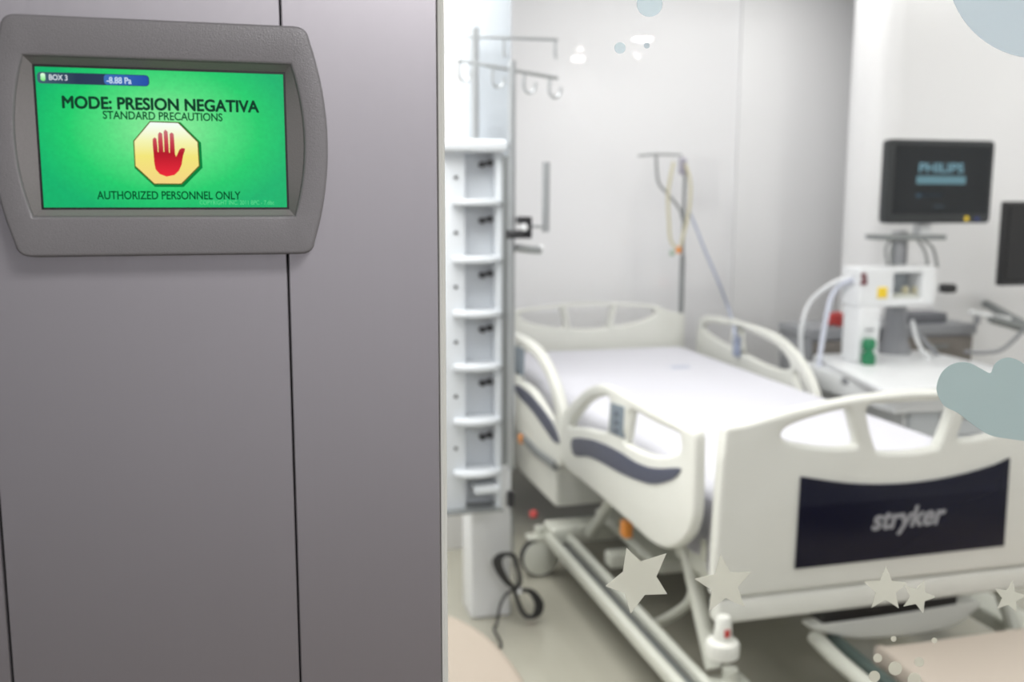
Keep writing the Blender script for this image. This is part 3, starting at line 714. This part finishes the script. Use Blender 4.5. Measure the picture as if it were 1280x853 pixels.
# front drip pole
pb = at_y(639, 300, RY); PX = pb.x+0.001; PZ1 = at_y(640, 76, RY).z
iv = thing('drip_pole', 'nearer steel drip pole with four hooks beside the pump rack', 'drip pole', (PX, RY, 0.52))
tube_obj('pole', [(PX, RY, 0.60), (PX, RY, PZ1)], 0.0115, M['chrome'], parent=iv, seg=16)
tube_obj('pole_sleeve', [(PX-0.004, RY+0.012, 0.615), (PX-0.004, RY+0.012, at_y(640, 195, RY).z)], 0.0155, M['steel'], parent=iv, seg=16)
box_obj('mounting_rail', (PX-0.026, RY+0.0, 0.61), (PX-0.018, RY+0.025, at_y(633, 195, RY).z), M['steel'], 0.002, parent=iv)
a = at_y(571, 75, RY); b_ = at_y(697, 98, RY+0.0)
tube_obj('hook_bar', [a, b_], 0.0055, M['chrome'], parent=iv)
def hook(p, par, s=1.0, mm='chrome'):
    x, y, z = p
    tube_obj('hook', [(x, y, z), (x-0.004*s, y, z-0.025*s), (x-0.002*s, y, z-0.05*s), (x+0.014*s, y, z-0.062*s), (x+0.03*s, y, z-0.052*s), (x+0.034*s, y, z-0.03*s)], 0.0045, M[mm], smooth=5, parent=par)
for t in (0.03, 0.36, 0.67, 0.93): hook(a+(b_-a)*t, iv)
# rear drip pole
R2 = 3.20; pa = at_y(594, 100, R2)
iv2 = thing('drip_pole', 'taller rear steel drip pole rising from the top of the pump rack', 'drip pole', (pa.x, R2, zt+0.03))
tube_obj('pole', [(pa.x, R2, zt+0.028), (pa.x, R2, at_y(594, 35, R2).z)], 0.012, M['chrome'], parent=iv2, seg=16)
a = at_y(552, 44, R2); b_ = at_y(697, 50, R2)
tube_obj('hook_bar', [a, b_], 0.005, M['chrome'], parent=iv2)
for px in (556, 630, 694):
    p = at_y(px, 45+5*(px-552)/145, R2)
    tube_obj('hook', [p, p+Vector((0, 0, -0.05)), p+Vector((0.006, 0, -0.058))], 0.0045, M['chrome'], parent=iv2)
# clamp with swinging rod
clp = thing('pole_clamp', 'black pole clamp with an upright steel rod and lever on the nearer drip pole', 'clamp', (PX+0.05, RY, 1.33))
def q(px, py): return at_y(px, py, RY-0.01)
bm = B()
c1, c2 = q(653.5, 273), q(663, 297); bm_b2(bm, (c1.x, RY-0.03, c2.z), (c2.x, RY+0.01, c1.z), 0.003)
c1, c2 = q(647, 271), q(663, 280); bm_b2(bm, (c1.x, RY-0.03, c2.z), (c2.x, RY+0.01, c1.z), 0.003)
c1, c2 = q(634, 288), q(663, 298); bm_b2(bm, (c1.x, RY-0.03, c2.z), (c2.x, RY+0.016, c1.z), 0.003)
obj('clamp_body', bm, M['black'], clp)
bm = B(); bm_lathe(bm, (q(653, 284).x, RY-0.032, q(653, 284).z), [(0.009, 0.02), (0.012, 0), (0.010, -0.006)], 'y', 16); obj('clamp_screw', bm, M['white_pl'], clp)
tube_obj('rod_arm', [q(661, 283), q(684, 284)], 0.005, M['chrome'], parent=clp)
tube_obj('upright_rod', [q(682, 290), q(683, 203)], 0.0115, M['chrome'], parent=clp, seg=14)
tube_obj('lever', [q(645, 310), q(660, 312), q(676, 313)], 0.0125, M['chrome'], parent=clp, seg=12)
bm = B(); c1 = q(677, 310); bm_box(bm, c1, (0.014, 0.022, 0.02), 0.005); obj('lever_tip', bm, M['white_pl'], clp)
# cable bundle
CB = RY+0.10
cbn = thing('power_cable', 'coiled black power cable hanging in a figure of eight below the pump rack', 'cable', (0.83, CB, 0.0))
def w(px, py, dy=0): return at_y(px, py, CB+dy)
bm = B(); c1 = w(638, 623); bm_b2(bm, (c1.x-0.012, CB-0.012, c1.z-0.03), (c1.x+0.012, CB+0.012, c1.z+0.025), 0.005); obj('plug', bm, M['black'], cbn)
bm = B()
for j in range(3):
    o = (j-1)*0.012
    L = [(646, 738), (634, 728), (624, 712), (622, 700), (630, 693), (642, 696), (648, 712), (650, 728), (644, 738), (646, 748), (652, 764), (661, 772), (671, 768), (674, 756), (668, 744), (660, 738), (652, 739)]
    bm_tube(bm, [w(x+((x-648)*0.14*(j-1)), y, o) for x, y in L], 0.0072, 8, 5)
obj('cable_coil', bm, M['rubber'], cbn)
tube_obj('cable_lead', [w(638, 630), w(641, 660), w(641, 690), w(643, 716), w(647, 738)], 0.004, M['steel'], smooth=6, parent=cbn, label='grey cable lead')
fl = at_z(624, 812, 0.004)
tube_obj('cable_tail', [w(647, 738), w(634, 742), w(625, 758), w(621, 780), Vector((fl.x-0.01, fl.y+0.03, 0.06)), Vector((fl.x, fl.y, 0.006)), Vector((fl.x-0.15, fl.y+0.02, 0.006))], 0.0048, M['rubber'], smooth=6, parent=cbn)
bm = B(); c1 = w(647, 738); bm_box(bm, c1, (0.03, 0.034, 0.018), 0.006); obj('cable_tie', bm, M['white_pl'], cbn)

# ------------------------------------------------------------------ bed drip stand and tubing
QY = HY+0.0
st = thing('drip_stand', 'thin steel drip stand plugged into the far corner of the headboard', 'drip stand', (2.24, QY+0.02, 0.83))
def d(px, py, dy=0): return at_y(px, py, QY+dy)
pz = d(853, 200)
tube_obj('pole', [Vector((d(853, 395).x, QY+0.02, 0.60)), Vector((d(853, 395).x, QY+0.02, d(853, 320).z))], 0.013, M['steel'], parent=st, seg=12)
tube_obj('upper_pole', [Vector((d(853, 395).x, QY+0.02, d(853, 322).z)), Vector((d(853, 395).x, QY+0.02, pz.z))], 0.008, M['steel'], parent=st, seg=12)
tube_obj('hook_bar', [d(798, 195), d(820, 193), d(852, 194)], 0.006, M['steel'], parent=st, smooth=3)
tube_obj('curved_arm', [d(820, 194), d(821, 212), d(824, 230), d(836, 244), d(850, 262), d(853, 275)], 0.007, M['steel'], parent=st, smooth=5)
bm = B(); c1 = d(853, 208); bm_box(bm, c1, (0.035, 0.035, 0.09), 0.012); obj('clip', bm, mat('mauve_grey_plastic', rgb(168, 164, 178), 0.4), st)
tg = thing('giving_set', 'yellowish tubing looped over the drip stand with an orange connector', 'tubing', (d(845, 312).x, QY-0.03, d(845, 312).z))
tube_obj('tube', [d(842, 203, -0.02), d(838, 222, -0.03), d(835, 245, -0.03), d(836, 275, -0.03), d(838, 300, -0.03), d(846, 311, -0.03)], 0.008, M['tubing'], smooth=6, parent=tg)
tube_obj('tube', [d(856, 205, -0.02), d(862, 222, -0.03), d(863, 245, -0.03), d(860, 270, -0.03), d(855, 290, -0.03), d(851, 308, -0.03)], 0.008, M['tubing'], smooth=6, parent=tg)
bm = B(); bm_lathe(bm, d(848, 317, -0.03), [(0.006, 0), (0.015, 0.006), (0.017, 0.026), (0.010, 0.036)], 'z', 12); obj('connector', bm, M['orange'], tg, label='orange connector')
bm = B(); bm_lathe(bm, d(840, 320, -0.03), [(0.005, 0), (0.011, 0.004), (0.011, 0.024), (0.005, 0.03)], 'z', 12); obj('cap', bm, mat('pale_green_plastic', rgb(150, 178, 150), 0.4), tg, label='pale green cap')
bm = B(); bm_tube(bm, [d(860, 262), d(868, 280), d(882, 315), d(899, 355), d(912, 390), at_x(918, 412, 2*BCX-RX-0.05), at_x(920, 425, 2*BCX-RX-0.05)], 0.0075, 8, 6)
obj('oxygen_tube', bm, M['bluetube'], None, 'pale blue tube slanting from the drip stand down to the far bed rail', 'tube')

# ------------------------------------------------------------------ monitors and equipment on the right
EY = 3.82
def e_(px, py, dy=0): return at_y(px, py, EY+dy)
mo = thing('patient_monitor', 'charcoal patient monitor with a dark lettered screen above the white module rack', 'monitor', (2.75, EY+0.05, 1.37))
c0, c1 = e_(1106.5, 280), e_(1246, 176)
bm = B(); bm_shape(bm, rounded_rect(c0.x, c1.x, c0.z, c1.z, 0.022), [], 0.05, 0.008, 'xz', EY+0.03, 3); obj('case', bm, M['monitor'], mo)
bm = B(); bm_b2(bm, (c0.x+0.08, EY+0.05, c0.z+0.06), (c1.x-0.08, EY+0.12, c1.z-0.06), 0.02, 3); obj('rear_housing', bm, M['monitor'], mo)
def me_(px, py): return at_y(px, py, EY+0.005)
s0, s1 = me_(1115, 268), me_(1240, 183)
bm = B(); bm_shape(bm, rounded_rect(s0.x, s1.x, s0.z, s1.z, 0.006), [], 0.003, 0, 'xz', EY+0.005)
ms = obj('screen', bm, mat('dark_glass_screen', rgb(24, 29, 32), 0.12, spec=0.3), mo, smooth=False)
def mt_(name, s, xa, xb, ya, yb, col, bold=0.0):
    bm = B(); A, Bq = me_(xa, yb), me_(xb, ya); bm_text(bm, s, A.x, Bq.x, A.z, Bq.z, EY+0.0025, bold)
    obj(name, bm, emit(name, col), ms, smooth=False, recalc=False)
mt_('brand_lettering', 'PHILIPS', 1148, 1205, 204, 216, rgb(112, 146, 158), 0.06)
def mbar(name, xa, xb, ya, yb, col, par=ms, y=EY+0.0028):
    A, Bq = me_(xa, yb), me_(xb, ya); bm = B(); bm_shape(bm, rounded_rect(A.x, Bq.x, A.z, Bq.z, min(0.004, (Bq.z-A.z)*0.3)), [], 0.0008, 0, 'xz', y)
    obj(name, bm, emit(name, col), par, smooth=False)
mbar('title_bar', 1145, 1207, 220.5, 230, rgb(104, 138, 148))
mbar('text_line', 1144, 1152, 242, 247, rgb(64, 80, 92)); mbar('text_line', 1154, 1178, 242.5, 246, rgb(48, 56, 62))
mbar('text_line', 1166, 1180, 256, 260, rgb(58, 66, 72))
def mbtn(name, x, y, rpx, m_):
    p = me_(x, y); bm = B(); bm_lathe(bm, (p.x, EY+0.006, p.z), [(rpx, 0), (rpx*0.9, -0.004)], 'y', 16); obj(name, bm, m_, mo)
mbtn('yellow_button', 1208, 273.5, 0.012, M['yellow']); mbtn('blue_button', 1221, 274, 0.011, mat('navy_button', rgb(44, 60, 120), 0.4))
# second monitor, cut by the frame
c0, c1 = e_(1253, 358), e_(1257, 252)
m2 = thing('flat_screen', 'black flat screen cut off by the right border of the photo', 'monitor', (c0.x+0.25, EY+0.05, c0.z))
bm = B(); bm_shape(bm, rounded_rect(c0.x, c0.x+0.52, c0.z, c1.z, 0.008), [], 0.04, 0.005, 'xz', EY+0.03); obj('case', bm, M['black'], m2)
bm = B(); bm_b2(bm, (c0.x+0.02, EY+0.006, c0.z+0.025), (c0.x+0.50, EY+0.011, c1.z-0.02), 0.001); obj('screen', bm, mat('black_glass', rgb(12, 13, 15), 0.1), m2, smooth=False)
bm = B(); bm_tube(bm, [(c0.x+0.48, EY+0.06, (c0.z+c1.z)/2), (XR, EY+0.06, (c0.z+c1.z)/2)], 0.03, 12); obj('wall_arm', bm, M['steel'], m2)
# the cart with column
cz_ = 0.75
cart = thing('equipment_cart', 'white equipment cart with pull-out drawers and steel post behind the bed', 'cart', (2.75, EY+0.2, 0))
cx0, cx1, cy0, cy1 = 2.56, 3.12, 3.40, 4.06
bm = B(); bm_shape(bm, [(2.36, 3.28), (2.38, 3.26), (cx1, 3.26), (cx1+0.02, 3.28), (cx1+0.02, cy1), (2.55, cy1), (2.53, cy1-0.02)], [], 0.03, 0.01, 'xy', cz_-0.015); obj('cart_top', bm, M['white_pl'], cart)
bm = B(); bm_b2(bm, (cx0, cy0+0.01, 0.12), (cx1, cy1-0.01, cz_-0.03), 0.008); bm_b2(bm, (2.45, 3.32, cz_-0.12), (cx1, cy1-0.02, cz_-0.028), 0.01); body = obj('cart_body', bm, M['white_pl'], cart)
z = cz_-0.13
for hgt in (0.12, 0.12, 0.16):
    bm = B(); bm_b2(bm, (cx0+0.02, cy0-0.008, z-hgt+0.008), (cx1-0.02, cy0+0.02, z), 0.006); dr = obj('drawer', bm, M['white_pl'] if hgt != 0.12 else M['rack'], cart)
    bm = B(); bm_b2(bm, (cx0+0.16, cy0-0.022, z-0.045), (cx1-0.16, cy0-0.006, z-0.022), 0.005); obj('handle', bm, M['cab'], dr)
    z -= hgt
for i, x in enumerate((cx0+0.05, cx1-0.05)):
    for y in (cy0+0.06, cy1-0.06):
        bm = B(); bm_lathe(bm, (x-0.015, y, 0.05), [(0.046, 0), (0.05, 0.005), (0.05, 0.025), (0.046, 0.03)], 'x', 20); bm_b2(bm, (x-0.02, y-0.03, 0.08), (x+0.02, y+0.03, 0.125), 0.005); obj('caster', bm, M['cab'], cart)
for y0 in (0.02, 0.30):
    bm = B(); bm_box(bm, (2.455 if y0 > 0.1 else 2.445, 3.36+y0, cz_-0.05), (0.016, 0.05, 0.03), 0.004); obj('corner_guard', bm, M['cab'], cart)
po = e_(1118, 420, 0.19)
bm = B(); bm_lathe(bm, (po.x, po.y, cz_), [(0.078, 0), (0.075, 0.02), (0.058, 0.06), (0.05, 0.12), (0.048, 0.27)], 'z', 24); bm_b2(bm, (po.x-0.03, po.y-0.02, cz_+0.2), (po.x+0.03, po.y+0.03, 1.32), 0.008)
obj('post', bm, M['cab'], cart)
p0 = e_(1105, 296); p1 = e_(1183, 301)
box_obj('monitor_plate', (p0.x, EY+0.0, e_(1140, 300.5).z), (p1.x, EY+0.14, e_(1140, 294).z), M['steel'], 0.004, parent=cart)
box_obj('monitor_neck', (po.x-0.01, EY+0.04, e_(1140, 296).z), (po.x+0.05, EY+0.10, e_(1140, 276).z), M['white_pl'], 0.006, parent=cart)
box_obj('dark_bracket', (e_(1124, 300).x, EY+0.02, e_(1125, 331).z), (e_(1135, 300).x, EY+0.05, e_(1125, 299).z), M['cab'], 0.004, parent=cart)
G = 'grey cables looped below the patient monitor'
for xs, lb in ((((1113, 299), (1107, 312), (1110, 332)), 'leftmost cable looped under the patient monitor'), (((1122, 299), (1114, 315), (1118, 333)), 'second cable from the left under the patient monitor'),
               (((1152, 299), (1166, 310), (1172, 334)), 'rightmost cable arching under the patient monitor'), (((1146, 299), (1156, 314), (1160, 334)), 'second cable from the right under the patient monitor')):
    bm = B(); bm_tube(bm, [e_(x, y, 0.03) for x, y in xs], 0.006, 8, 6); obj('cable', bm, M['steel'], None, lb, 'cable', G)
# module rack
mr_ = thing('module_rack', 'white measurement module rack with open bay and yellow label under the patient monitor', 'module rack', (2.6, EY+0.05, 1.01))
A = lambda px, py: (at_y(px, py, EY-0.02).x, at_y(px, py, EY-0.02).z)
lo = A(1073, 385); hi = A(1171, 333)
o0 = A(1116, 374); o1 = A(1154, 341)
bm = B(); bm_shape(bm, rounded_rect(lo[0], hi[0], lo[1], hi[1], 0.012), [rounded_rect(o0[0], o1[0], o0[1], o1[1], 0.006)], 0.14, 0.006, 'xz', EY+0.05); frm = obj('rack_frame', bm, M['white_pl'], mr_)
box_obj('bay_back', (o0[0]-0.01, EY+0.09, o0[1]-0.01), (o1[0]+0.01, EY+0.118, o1[1]+0.01), M['column'], 0.002, parent=mr_)
box_obj('bay_shelf', (o0[0], EY-0.0, o0[1]), (o1[0], EY+0.1, o0[1]+0.018), M['bedframe'], 0.003, parent=mr_)
for px in (1131, 1144):
    bm = B(); bm_lathe(bm, at_y(px, 366, EY+0.03), [(0.014, 0), (0.016, 0.01), (0.012, 0.028)], 'z', 12)
    obj('module_knob', bm, M['tubing'], mr_)
a0, a1 = A(1096.5, 373), A(1109, 359)
box_obj('yellow_label', (a0[0], EY-0.0235, a0[1]), (a1[0], EY-0.0195, a1[1]), M['yellow'], 0.001, parent=frm, label='square yellow warning label')
a0, a1 = A(1101, 368), A(1105, 363.5)
a0, a1 = A(1075, 357), A(1084, 341)
bm = B()
for i in range(3):
    zz = a0[1]+(a1[1]-a0[1])*(i+0.5)/3; bm_b2(bm, (a0[0]+0.005*(i == 1), EY-0.027, zz-0.008), (a1[0]-0.005*(i == 2), EY-0.018, zz+0.008), 0.003)
obj('port', bm, mat('dark_red_socket', rgb(120, 70, 76), 0.5), frm, label='dark red sockets')
# side module (tall)
a0, a1 = A(1070, 450), A(1100, 384)
sm = thing('gas_module', 'tall narrow white gas module below the module rack with a green fitting', 'module', ((a0[0]+a1[0])/2, EY+0.03, cz_))
bm = B(); bm_b2(bm, (a0[0], EY-0.03, cz_), (a1[0], EY+0.10, a1[1]), 0.01, 3); obj('module_body', bm, M['white_pl'], sm)
box_obj('module_groove', (a0[0]+0.03, EY-0.033, (cz_+a1[1])/2+0.02), (a1[0]-0.03, EY-0.029, (cz_+a1[1])/2+0.03), M['cab'], 0.001, parent=sm)
a0 = A(1070, 449); a1 = A(1087, 418)
bm = B(); xm = (a0[0]+a1[0])/2
bm_lathe(bm, (xm, EY-0.065, cz_), [(0.026, 0), (0.030, 0.01), (0.030, 0.045), (0.018, 0.055), (0.018, 0.065), (0.028, 0.072), (0.030, 0.10), (0.022, 0.115)], 'z', 18)
bm_b2(bm, (xm-0.012, EY-0.06, cz_+0.06), (xm+0.012, EY-0.028, cz_+0.085), 0.004)
obj('green_fitting', bm, M['green'], sm, label='green fitting on the front')
# knob with shaft
bm = B(); a0, a1 = A(1179, 367), A(1197, 355); bm_shape(bm, rounded_rect(a0[0], a1[0], a0[1], a1[1], 0.016), [], 0.05, 0.01, 'xz', EY)
kn = obj('adjusting_knob', bm, M['black'], mr_, label='black adjusting knob at the side')
tube_obj('knob_shaft', [Vector((hi[0]-0.01, EY+0.01, (a0[1]+a1[1])/2)), Vector((a0[0]+0.01, EY+0.01, (a0[1]+a1[1])/2))], 0.005, M['white_pl'], parent=mr_)
# hoses
bm = B(); bm_tube(bm, [A3 for A3 in [e_(1066, 350, 0.02), e_(1050, 357, 0.08), e_(1040, 370, 0.10), e_(1034, 392, 0.10), e_(1028, 425, 0.10), e_(1023, 462, 0.08), e_(1021, 500, 0.06), e_(1026, 560, 0.06)]], 0.0115, 10, 8)
obj('breathing_hose', bm, M['hose'], None, 'pale blue-white breathing hose curving from the module rack down to the bed rail', 'hose')
bm = B(); bm_tube(bm, [e_(1066, 345, 0.05), e_(1040, 355, 0.1), e_(1015, 375, 0.18), e_(1004, 400, 0.2), e_(1001, 430, 0.22), e_(1004, 470, 0.22)], 0.011, 10, 8)
obj('breathing_hose', bm, M['white_pl'], None, 'white breathing hose in a wide arc against the white wall', 'hose')
bm = B(); bm_tube(bm, [e_(1140, 400, 0.05), e_(1146, 425, 0.02), e_(1158, 445, 0.0), e_(1172, 458, -0.02), e_(1190, 465, -0.03)], 0.008, 8, 6)
obj('cable', bm, M['white_pl'], None, 'white cable running down the post onto the cart top', 'cable')
bm = B(); bm_tube(bm, [e_(1138, 405, 0.12), e_(1152, 422, 0.10), e_(1166, 438, 0.08), e_(1182, 452, 0.06)], 0.011, 8, 6)
obj('cable', bm, M['cab'], None, 'thick dark grey cable sloping from the post to the cart', 'cable')
# grey cabinet against the wall
GYC = 4.1
a0 = at_y(1014, 404, GYC); a1 = at_y(1220, 412, GYC)
cab = thing('bedside_cabinet', 'low grey cabinet with taupe drawers against the wall behind the cart', 'cabinet', ((a0.x+a1.x)/2, GYC+0.14, 0))
gz = 0.86
bm = B(); bm_b2(bm, (a0.x, GYC-0.01, gz-0.05), (a1.x, 4.395, gz), 0.006); obj('cabinet_top', bm, M['cab'], cab)
bm = B(); bm_b2(bm, (a0.x+0.01, GYC+0.01, 0.0), (a1.x-0.01, 4.39, gz-0.05), 0.004); obj('cabinet_body', bm, M['cab'], cab)
nw = (a1.x-a0.x-0.03)/2
for i in range(2):
    for j, (za, zb_) in enumerate(((0.62, 0.80), (0.34, 0.60), (0.06, 0.32))):
        bm = B(); bm_b2(bm, (a0.x+0.02+i*nw, GYC-0.008, za), (a0.x+0.01+(i+1)*nw, GYC+0.012, zb_), 0.004); dr = obj('drawer', bm, M['cabdark'], cab)
        bm = B(); xm = a0.x+0.015+(i+0.5)*nw; bm_b2(bm, (xm-0.07, GYC-0.024, zb_-0.05), (xm+0.07, GYC-0.006, zb_-0.035), 0.004); obj('handle', bm, M['steel'], dr)
p = at_y(1049, 405, GYC+0.06)
bm = B()
for k in range(3):
    r_ = 0.05-0.006*k
    bm_tube(bm, [(p.x+r_*math.cos(2*PI*i/16), GYC+0.10+0.6*r_*math.sin(2*PI*i/16), gz+0.012+0.018*k+0.008*math.sin(4*PI*i/16)) for i in range(16)], 0.011, 8, 3, True)
obj('coiled_hose', bm, M['red'], None, 'red coiled hose lying on the grey cabinet', 'hose')
p0, p1 = at_y(1160, 434, GYC-0.1), at_y(1212, 412, GYC-0.1)
bm = B(); bm_b2(bm, (p0.x, GYC+0.06, gz), (p1.x, GYC+0.2, gz+0.05), 0.008); bx_ = obj('device_box', bm, mat('dark_grey_device', rgb(104, 106, 112), 0.45), None, 'flat dark grey device box on the cabinet right of the post', 'device')
# wall rail with arm on the right
ar = thing('support_arm', 'grey support arm reaching in from the right border beside the wall', 'arm', (3.4, 3.75, 0.95))
bm = B(); bm_tube(bm, [e_(1238, 398, 0.1), e_(1262, 405, 0.1), e_(1300, 417, 0.1)], 0.022, 12); obj('arm_bar', bm, M['steel'], ar)
bm = B(); bm_lathe(bm, e_(1221, 405, 0.1), [(0.012, 0), (0.016, 0.006), (0.016, 0.035), (0.01, 0.045)], 'z', 14); obj('arm_joint', bm, M['cab'], ar)
bm = B(); bm_tube(bm, [e_(1212, 390, 0.1), e_(1232, 394, 0.1), e_(1262, 399, 0.1)], 0.012, 10); obj('arm_link', bm, M['white_pl'], ar)
bm = B(); bm_tube(bm, [e_(1300, 417, 0.1), Vector((3.75, 4.38, 0.92))], 0.022, 12); obj('wall_bracket', bm, M['steel'], ar)
bm = B(); bm_tube(bm, [e_(1280, 412, 0.08), e_(1264, 428, 0.08), e_(1250, 438, 0.08), e_(1232, 441, 0.1), e_(1205, 440, 0.15)], 0.010, 8, 6)
obj('cable', bm, M['cab'], None, 'dark grey cable sagging from the support arm to the cabinet', 'cable')

# ------------------------------------------------------------------ beige seats near the glass
bm = B()
rim = [(-0.10, 2.36), (0.25, 2.40), (0.44, 2.36), (0.52, 2.24), (0.555, 2.08), (0.56, 1.86), (0.54, 1.62), (0.44, 1.50), (0.10, 1.46), (-0.12, 1.50), (-0.22, 1.72), (-0.22, 2.15)]
bm_shape(bm, smooth2(rim, 6), [], 0.16, 0.03, 'xy', 0.37, 4)
stl = thing('padded_stool', 'beige upholstered seat with a rounded edge beside the metal partition', 'seat', (0.17, 1.9, 0))
obj('seat_pad', bm, M['beige2'], stl)
for x, y in ((0.0, 1.65), (0.4, 1.65), (0.0, 2.2), (0.4, 2.2)):
    tube_obj('leg', [(x, y, 0.30), (x, y, 0.0)], 0.018, M['steel'], parent=stl)
bn = thing('padded_bench', 'beige bench top in the lower right corner in front of the footboard', 'bench', (1.95, 1.9, 0))
bm = B()
bm_shape(bm, smooth2([(1.60, 2.13), (1.70, 2.165), (2.6, 2.165), (2.66, 2.1), (2.66, 1.6), (2.6, 1.52), (1.70, 1.52), (1.62, 1.56), (1.60, 1.65)], 4), [], 0.06, 0.012, 'xy', 0.27, 3)
obj('bench_top', bm, M['beige'], bn)
for x, y in ((1.72, 1.62), (2.5, 1.62), (1.72, 2.06), (2.5, 2.06)):
    tube_obj('leg', [(x, y, 0.245), (x, y, 0.0)], 0.018, M['steel'], parent=bn)

# ------------------------------------------------------------------ recessed ceiling lamps (seen mirrored in the lacquered wall)
le = emit('lamp_diffuser_glow', (1.0, 0.98, 0.95, 1), 190.0)
for (px, py, r), lb in zip([(803, 48, 0.080), (797, 69, 0.034), (725, 60, 0.034), (722, 79, 0.066)],
        ['widest recessed ceiling lamp mirrored in the wall, right of the pair', 'small round lamp mirrored just below the widest one', 'small round lamp mirrored above the left wide one', 'left wide recessed lamp mirrored above the drip pole hooks']):
    v = at_z(px, py, ZC); y = max(2*BACK - v.y, 1.12)
    v.x *= (2*BACK-y)/v.y
    t = thing('ceiling_lamp', lb, 'lamp', (v.x, y, ZC-0.012), 'recessed lamps mirrored in the back wall')
    bm = B(); bm_lathe(bm, (v.x, y, ZC-0.006), [(r, 0), (r*1.02, 0.005)], 'z', 24); obj('diffuser', bm, le, t)
    bm = B()
    bm_tube(bm, [(v.x+(r+0.008)*math.cos(2*PI*k/24), y+(r+0.008)*math.sin(2*PI*k/24), ZC-0.006) for k in range(24)], 0.007, 8, 0, True); obj('ring', bm, M['white_pl'], t)
